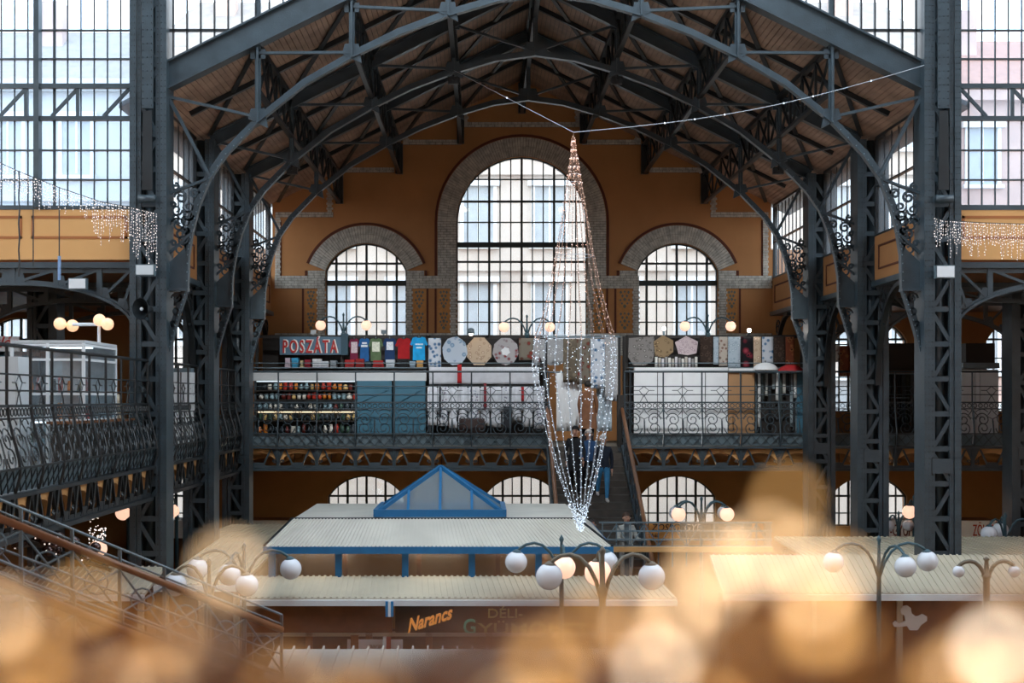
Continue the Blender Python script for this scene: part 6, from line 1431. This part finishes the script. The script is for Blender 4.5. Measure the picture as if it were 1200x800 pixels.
# ------------------------------------------------------------------ people
M['skin'] = mat('skin', '#c79a82', 0.6, 0, 0.08, 12)
def person(label, loc, face, H, top, bottom, shoes, hair, arms=((10, 20), (10, 20)), step=(0.0, 0.0), coat_len=0.0, hat=None, back=False, wid=1.0):
    """One continuous skinned figure; face: heading in degrees (0 looks at the camera side, 180 away). arms: (raise, elbow bend). step: z and y offsets of the left foot."""
    k_ = H/1.72; V = []; E_ = []; Rd = []
    def v(x, y, z, r1, r2=None): V.append((x*k_, y*k_, z*k_)); Rd.append((r1*k_*wid, (r2 or r1)*k_*wid)); return len(V)-1
    pel = v(0, 0, 0.94, .155, .115); bel = v(0, 0, 1.08, .14, .11); che = v(0, .0, 1.27, .165, .12); nb = v(0, .015, 1.43, .075); nk = v(0, .005, 1.50, .058)
    chin = v(0, -.02, 1.555, .072, .078); hd = v(0, -.012, 1.63, .08, .095); tp = v(0, 0, 1.69, .058, .07)
    E_ += [(pel, bel), (bel, che), (che, nb), (nb, nk), (nk, chin), (chin, hd), (hd, tp)]
    for s, (ra, eb) in ((-1, arms[0]), (1, arms[1])):
        ra = math.radians(ra); eb = math.radians(eb)
        sh_ = v(s*.175, .01, 1.385, .07); ex_ = (s*(.2+.04), .02-.27*math.sin(ra), 1.385-.29*math.cos(ra)); el = v(*ex_, .052)
        fx = (ex_[0]-s*.02, ex_[1]-.25*math.sin(ra+eb), ex_[2]-.25*math.cos(ra+eb)); wr = v(*fx, .034)
        hx = (fx[0]-s*.005, fx[1]-.08*math.sin(ra+eb), fx[2]-.08*math.cos(ra+eb)); ha = v(*hx, .038, .022)
        E_ += [(che, sh_), (sh_, el), (el, wr), (wr, ha)]
        dx = Vector((0, -math.sin(ra+eb), -math.cos(ra+eb)))
        for j, (o, l) in enumerate(((-.024, .075), (-.008, .085), (.008, .08), (.022, .065))):
            f0 = Vector(hx)+dx*.025; f1 = f0+dx*l*.55; f2 = f0+dx*l+Vector((0, .012, .0))
            a = v(f0.x, f0.y+o, f0.z, .011); b = v(f1.x, f1.y+o, f1.z, .009); c = v(f2.x, f2.y+o, f2.z, .008); E_ += [(ha, a), (a, b), (b, c)]
        f0 = Vector(hx)+Vector((-s*.01, -.035, .02)); f1 = f0+dx*.04+Vector((0, -.015, 0)); a = v(*f0, .011); b = v(*f1, .009); E_ += [(ha, a), (a, b)]
    for s in (-1, 1):
        dz, dy = (step if s < 0 else (0, 0))
        hp = v(s*.09, 0, .88, .105, .11); kn = v(s*.1, -.02+dy*.6, .5+dz*.6, .072); an = v(s*.1, .02+dy, .09+dz, .048); he = v(s*.1, .03+dy, .045+dz, .045, .04); to = v(s*.11, -.14+dy, .03+dz, .045, .03)
        E_ += [(pel, hp), (hp, kn), (kn, an), (an, he), (he, to)]
    me = bpy.data.meshes.new('person_skin'); me.from_pydata(V, E_, []); ob = bpy.data.objects.new('tmp_person', me); COL.objects.link(ob)
    ob.modifiers.new('Skin', 'SKIN'); sv = me.skin_vertices[0].data if me.skin_vertices else None
    if sv is None:
        bm = bmesh.new(); bm.from_mesh(me); bm.verts.layers.skin.verify(); bm.to_mesh(me); bm.free(); sv = me.skin_vertices[0].data
    for i, rr in enumerate(Rd): sv[i].radius = rr; sv[i].use_root = (i == 0)
    sb_ = ob.modifiers.new('Sub', 'SUBSURF'); sb_.levels = 2; sb_.render_levels = 2
    dg_ = bpy.context.evaluated_depsgraph_get(); m2 = bpy.data.meshes.new_from_object(ob.evaluated_get(dg_)); bpy.data.objects.remove(ob)
    m2.name = 'body'; m2.materials.clear()
    for mm in (top, bottom, shoes, M['skin']): m2.materials.append(mm)
    wz = []
    for p in m2.polygons:
        c = p.center/k_; p.use_smooth = True
        if c.z > 1.47: p.material_index = 3
        elif abs(c.x) > 0.185 and c.z < 1.03 and c.z > 0.6: p.material_index = 3 if c.z < (1.385-.52) or arms[0 if c.x < 0 else 1][0]+arms[0 if c.x < 0 else 1][1] > 60 and c.y < -.32 else 0
        elif c.z > 0.9: p.material_index = 0
        elif c.z > 0.105+(step[0] if c.x < 0 else 0): p.material_index = 1
        else: p.material_index = 2
    t = thing('person', label, 'person', loc, 'people on the stairs'); t.rotation_euler.z = math.radians(face)
    def put(o): o.parent = t; return o
    o = bpy.data.objects.new('body', m2); COL.objects.link(o); put(o)
    # hair: cap over the skull
    def cap(nme, m_, r0, low, yoff=0.012):
        mb_ = MB(); c = Vector((0, yoff*k_, 1.635*k_)); n_ = 14; rings = []
        for j in range(8):
            ph = (PI*low)*j/7; b = len(mb_.v); rings.append(b)
            for i in range(n_):
                a = 2*PI*i/n_; fr = 1.0 if math.sin(a) > -0.3 else 0.62; p2 = ph*fr
                mb_.v.append((c.x+r0*k_*.92*math.sin(p2)*math.cos(a), c.y+r0*k_*1.08*math.sin(p2)*math.sin(a), c.z+r0*k_*1.05*math.cos(p2)))
        for a, b in zip(rings, rings[1:]):
            for i in range(n_): mb_.f.append((a+i, a+(i+1) % n_, b+(i+1) % n_, b+i))
        q_ = link(nme, mb_.mesh(nme, m_, True)); return put(q_)
    cap('hair', hair, 0.108, 0.66)
    if hat: cap('hat', hat, 0.122, 0.5)
    fm = MB().tube([(0, -.105*k_, 1.615*k_), (0, -.122*k_, 1.59*k_), (0, -.105*k_, 1.58*k_)], [.006*k_, .013*k_, .011*k_], 6)
    for s in (-1, 1): fm.sphere((s*.085*k_, -.005*k_, 1.605*k_), .022*k_, 8, 6, 1.3)
    put(link('nose_and_ears', fm.mesh('nose_and_ears', M['skin'], True)))
    em = MB()
    for s in (-1, 1): em.sphere((s*.032*k_, -.098*k_, 1.628*k_), .010*k_, 8, 6)
    put(link('eyes', em.mesh('eyes', M['dark'], True)))
    put(link('mouth', MB().box(-.022*k_, .022*k_, -.103*k_, -.09*k_, 1.547*k_, 1.556*k_).mesh('mouth', M['red'], True)))
    if coat_len:
        mb_ = MB(); rings = []
        for j in range(7):
            z = 1.02-(1.02-coat_len)*j/6; b = len(mb_.v); rings.append(b)
            for i in range(18):
                a = 2*PI*i/18; w2 = .19+.07*j/6+.008*math.sin(5*a); mb_.v.append((w2*k_*math.cos(a), w2*.72*k_*math.sin(a), z*k_))
        for a, b in zip(rings, rings[1:]):
            for i in range(18): mb_.f.append((a+i, a+(i+1) % 18, b+(i+1) % 18, b+i))
        put(link('coat_skirt', mb_.mesh('coat_skirt', top, True)))
    return t
def stz(y): return GF-rise*max(1, math.ceil((38.05-y)/run))
C_ = lambda n_, h: mat('cloth_'+n_, h, 0.9, 0, 0.15, 10)
hairs = {'dark': mat('dark_hair', '#231c18', 0.6, 0, 0.1, 20), 'grey': mat('grey_hair', '#b9b2ac', 0.6, 0, 0.1, 20), 'brown': mat('brown_hair', '#4a3426', 0.6, 0, 0.1, 20)}
def pp(x, y): return ((x-CX)*y/F, y, stz(y))
def stair_pos(x, n_): y = 38.05-run*(n_-0.5); return ((x-CX)*y/F, y, GF-rise*n_)
person('person in navy jacket, blue jeans and white knit hat walking down the stairs', stair_pos(707, 8), 8, 1.66, C_('navy', '#1c2433'), C_('jeans', '#3f86b4'), C_('white_shoes', '#d8d4d0'), hairs['grey'], ((12, 15), (-6, 20)), (rise, 0.22), 0, C_('knit_white', '#ded6d2'))
person('person in dark coat and black cap walking down the stairs beside the rail', stair_pos(674, 7), -6, 1.70, C_('black_coat', '#181a1f'), C_('dark_trousers', '#20222a'), C_('black_shoes', '#141416'), hairs['dark'], ((8, 25), (12, 20)), (rise, 0.2), 0.62, C_('black_cap', '#17181b'))
person('person in blue top and white scarf hat between the two walkers on the stairs', stair_pos(690, 7), 4, 1.62, C_('blue_top', '#2b4e78'), C_('dark_trousers', '#20222a'), C_('black_shoes', '#141416'), hairs['grey'], ((15, 50), (15, 50)), (rise, 0.2), 0, C_('cream_hat', '#d9d0c6'))
person('person in long brown coat seen from behind at the stair head', (gx(689, 38.75), 38.75, GF), 175, 1.74, C_('brown_coat', '#7a5238'), C_('dark_trousers', '#20222a'), C_('black_shoes', '#141416'), hairs['dark'], ((6, 12), (6, 12)), (0, 0), 0.45, None, True, 1.08)
person('person in pale cardigan standing low on the stairs by the lattice frame', stair_pos(734, 18), 20, 1.64, C_('pale_grey', '#a8a7a0'), C_('pale_trousers', '#b0aca4'), C_('brown_shoes', '#5a4a3c'), hairs['brown'], ((20, 70), (20, 70)))
person('dark haired person low on the stairs beside the kiosk roof corner', stair_pos(692, 19), 80, 1.70, C_('charcoal', '#34363a'), C_('dark_trousers', '#20222a'), C_('black_shoes', '#141416'), hairs['dark'], ((8, 20), (8, 20)))

# ------------------------------------------------------------------ gold garland on the handrail right below the camera
GR = thing('camera_handrail', 'wooden handrail of the gallery carrying the gold garland', 'handrail', (0.05, 0.5, Z(-1.27)))
struct(MB().box(-3, 3, -3, 0.62, GF-0.12, GF).build('floor_gallery_front', M['slab']))
MB().box(-1.2, 1.2, 0.46, 0.54, Z(-0.225), Z(-0.185)).build('rail', M['wood_h'], GR)
for x in (-1.1, -0.4, 0.4, 1.1): MB().box(x-.015, x+.015, 0.485, 0.515, GF, Z(-0.22)).build('baluster', M['iron_d'], GR)
M['gold'] = mat('gold_tinsel', '#bd8a3e', 0.45, 0.0, 0.35, 60)
M['gold_d'] = mat('bronze_tinsel', '#86561c', 0.45, 0.0, 0.35, 60)
GA = thing('gold_garland', 'gold tinsel garland with warm bulbs wound on the near handrail', 'garland', (0.05, 0.48, Z(-0.19)))
r = random.Random(21)
def topline(x):
    """Height profile of the garland as seen from the camera, in frame units."""
    tab = [(-100, 660), (40, 680), (130, 715), (230, 715), (330, 750), (450, 765), (560, 720), (640, 705), (720, 705), (800, 690), (880, 680), (960, 690), (1010, 715), (1040, 750), (1090, 755), (1130, 700), (1220, 660), (1400, 640)]
    return interp(tab, x)
M1, M2 = MB(), MB()
MB().tube([((x-600)*0.47/F, 0.47+0.02*math.sin(x*.05), Z(-0.17)+0.012*math.sin(x*.03)) for x in range(-120, 1400, 25)], 0.014, 8).build('rope', M['gold_d'], GA, True)
for i in range(4200):
    x = r.uniform(-120, 1320); s = r.uniform(0.27, 0.42); t_ = topline(x); u = r.random()**0.8
    y = t_+(880-t_)*u if r.random() < 0.9 else r.uniform(760, 900); p = px(x, y, s); L_ = r.uniform(0.003, 0.008); dv = Vector((r.uniform(-1, 1), r.uniform(-1, 1), r.uniform(-1, 1))).normalized(); n_ = dv.cross(Vector((r.uniform(-1, 1), r.uniform(-1, 1), 1))).normalized()*r.uniform(.0008, .0022)
    (M1 if r.random() < 0.6 else M2).add([p-dv*L_, p+n_, p+dv*L_, p-n_], [(0, 1, 2, 3)])
stuff(M1.build('tinsel_leaves', M['gold'], GA)); stuff(M2.build('bronze_leaves', M['gold_d'], GA))
m_ = MB()
for i in range(60):
    x = r.uniform(-100, 1300); t_ = topline(x)+20; p = px(x, t_, r.uniform(.36, .5)); q_ = Vector((p.x+r.uniform(-.02, .02), 0.47, Z(-0.17))); m_.tube([q_, q_.lerp(p, .5)+Vector((r.uniform(-.01, .01), 0, 0)), p], 0.0006, 4)
stuff(m_.build('sprig_wires', M['gold_d'], GA))
M['bulb1'] = mat('warm_garland_bulb', '#c89a5c', 0.4, 0, 0, emit=(1.0, 0.66, 0.36), emit_s=4.2)
M['bulb2'] = mat('bright_garland_bulb', '#e8d0a8', 0.4, 0, 0, emit=(1.0, 0.84, 0.64), emit_s=6.0)
M['bulb3'] = mat('dim_garland_bulb', '#b0732c', 0.4, 0, 0, emit=(1.0, 0.54, 0.18), emit_s=3.0)
sm = {k_: MB().sphere((0, 0, 0), 0.0023, 12, 8).mesh('bulb', M[k_], True) for k_ in ('bulb1', 'bulb2', 'bulb3')}
spec = [(835, 655, .38, 1, 1.1), (900, 640, .38, 1, 1.0), (955, 695, .38, 1, 1.0), (790, 740, .38, 1, 1.1), (840, 692, .42, 1, .85), (905, 706, .40, 1, .9), (985, 668, .42, 3, .9), (745, 740, .42, 1, .8), (200, 745, .42, 3, .9), (268, 666, .40, 1, 1.05), (243, 745, .38, 1, .9), (100, 702, .42, 3, 1.0), (2, 725, .40, 1, 1.1), (40, 790, .38, 3, 1.2), (150, 790, .4, 3, 1.1), (923, 586, .42, 3, .9), (868, 665, .40, 1, .95), (940, 652, .40, 1, .85), (800, 706, .40, 1, .95), (962, 736, .38, 3, 1.35), (770, 786, .38, 2, 1.0), (1165, 762, .38, 2, 1.1), (1135, 778, .4, 1, 1), (1196, 692, .42, 1, 1), (1192, 790, .4, 1, 1), (690, 735, .40, 3, 1.1), (640, 778, .38, 3, 1.2), (885, 765, .4, 3, 1.2), (330, 795, .4, 3, 1.1), (720, 712, .42, 3, .9), (1006, 745, .42, 3, 1)]
for x, y, s, kd, sc in spec:
    o = link('bulb', sm['bulb%d' % kd], GA, px(x, y, s*0.75)); o.scale = (sc, sc, sc)
for i in range(22):
    x = r.uniform(-60, 1260); y = r.uniform(max(topline(x)+40, 700), 850); link('bulb', sm['bulb%d' % r.choice((1, 3, 3))], GA, px(x, y, r.uniform(.27, .34)))
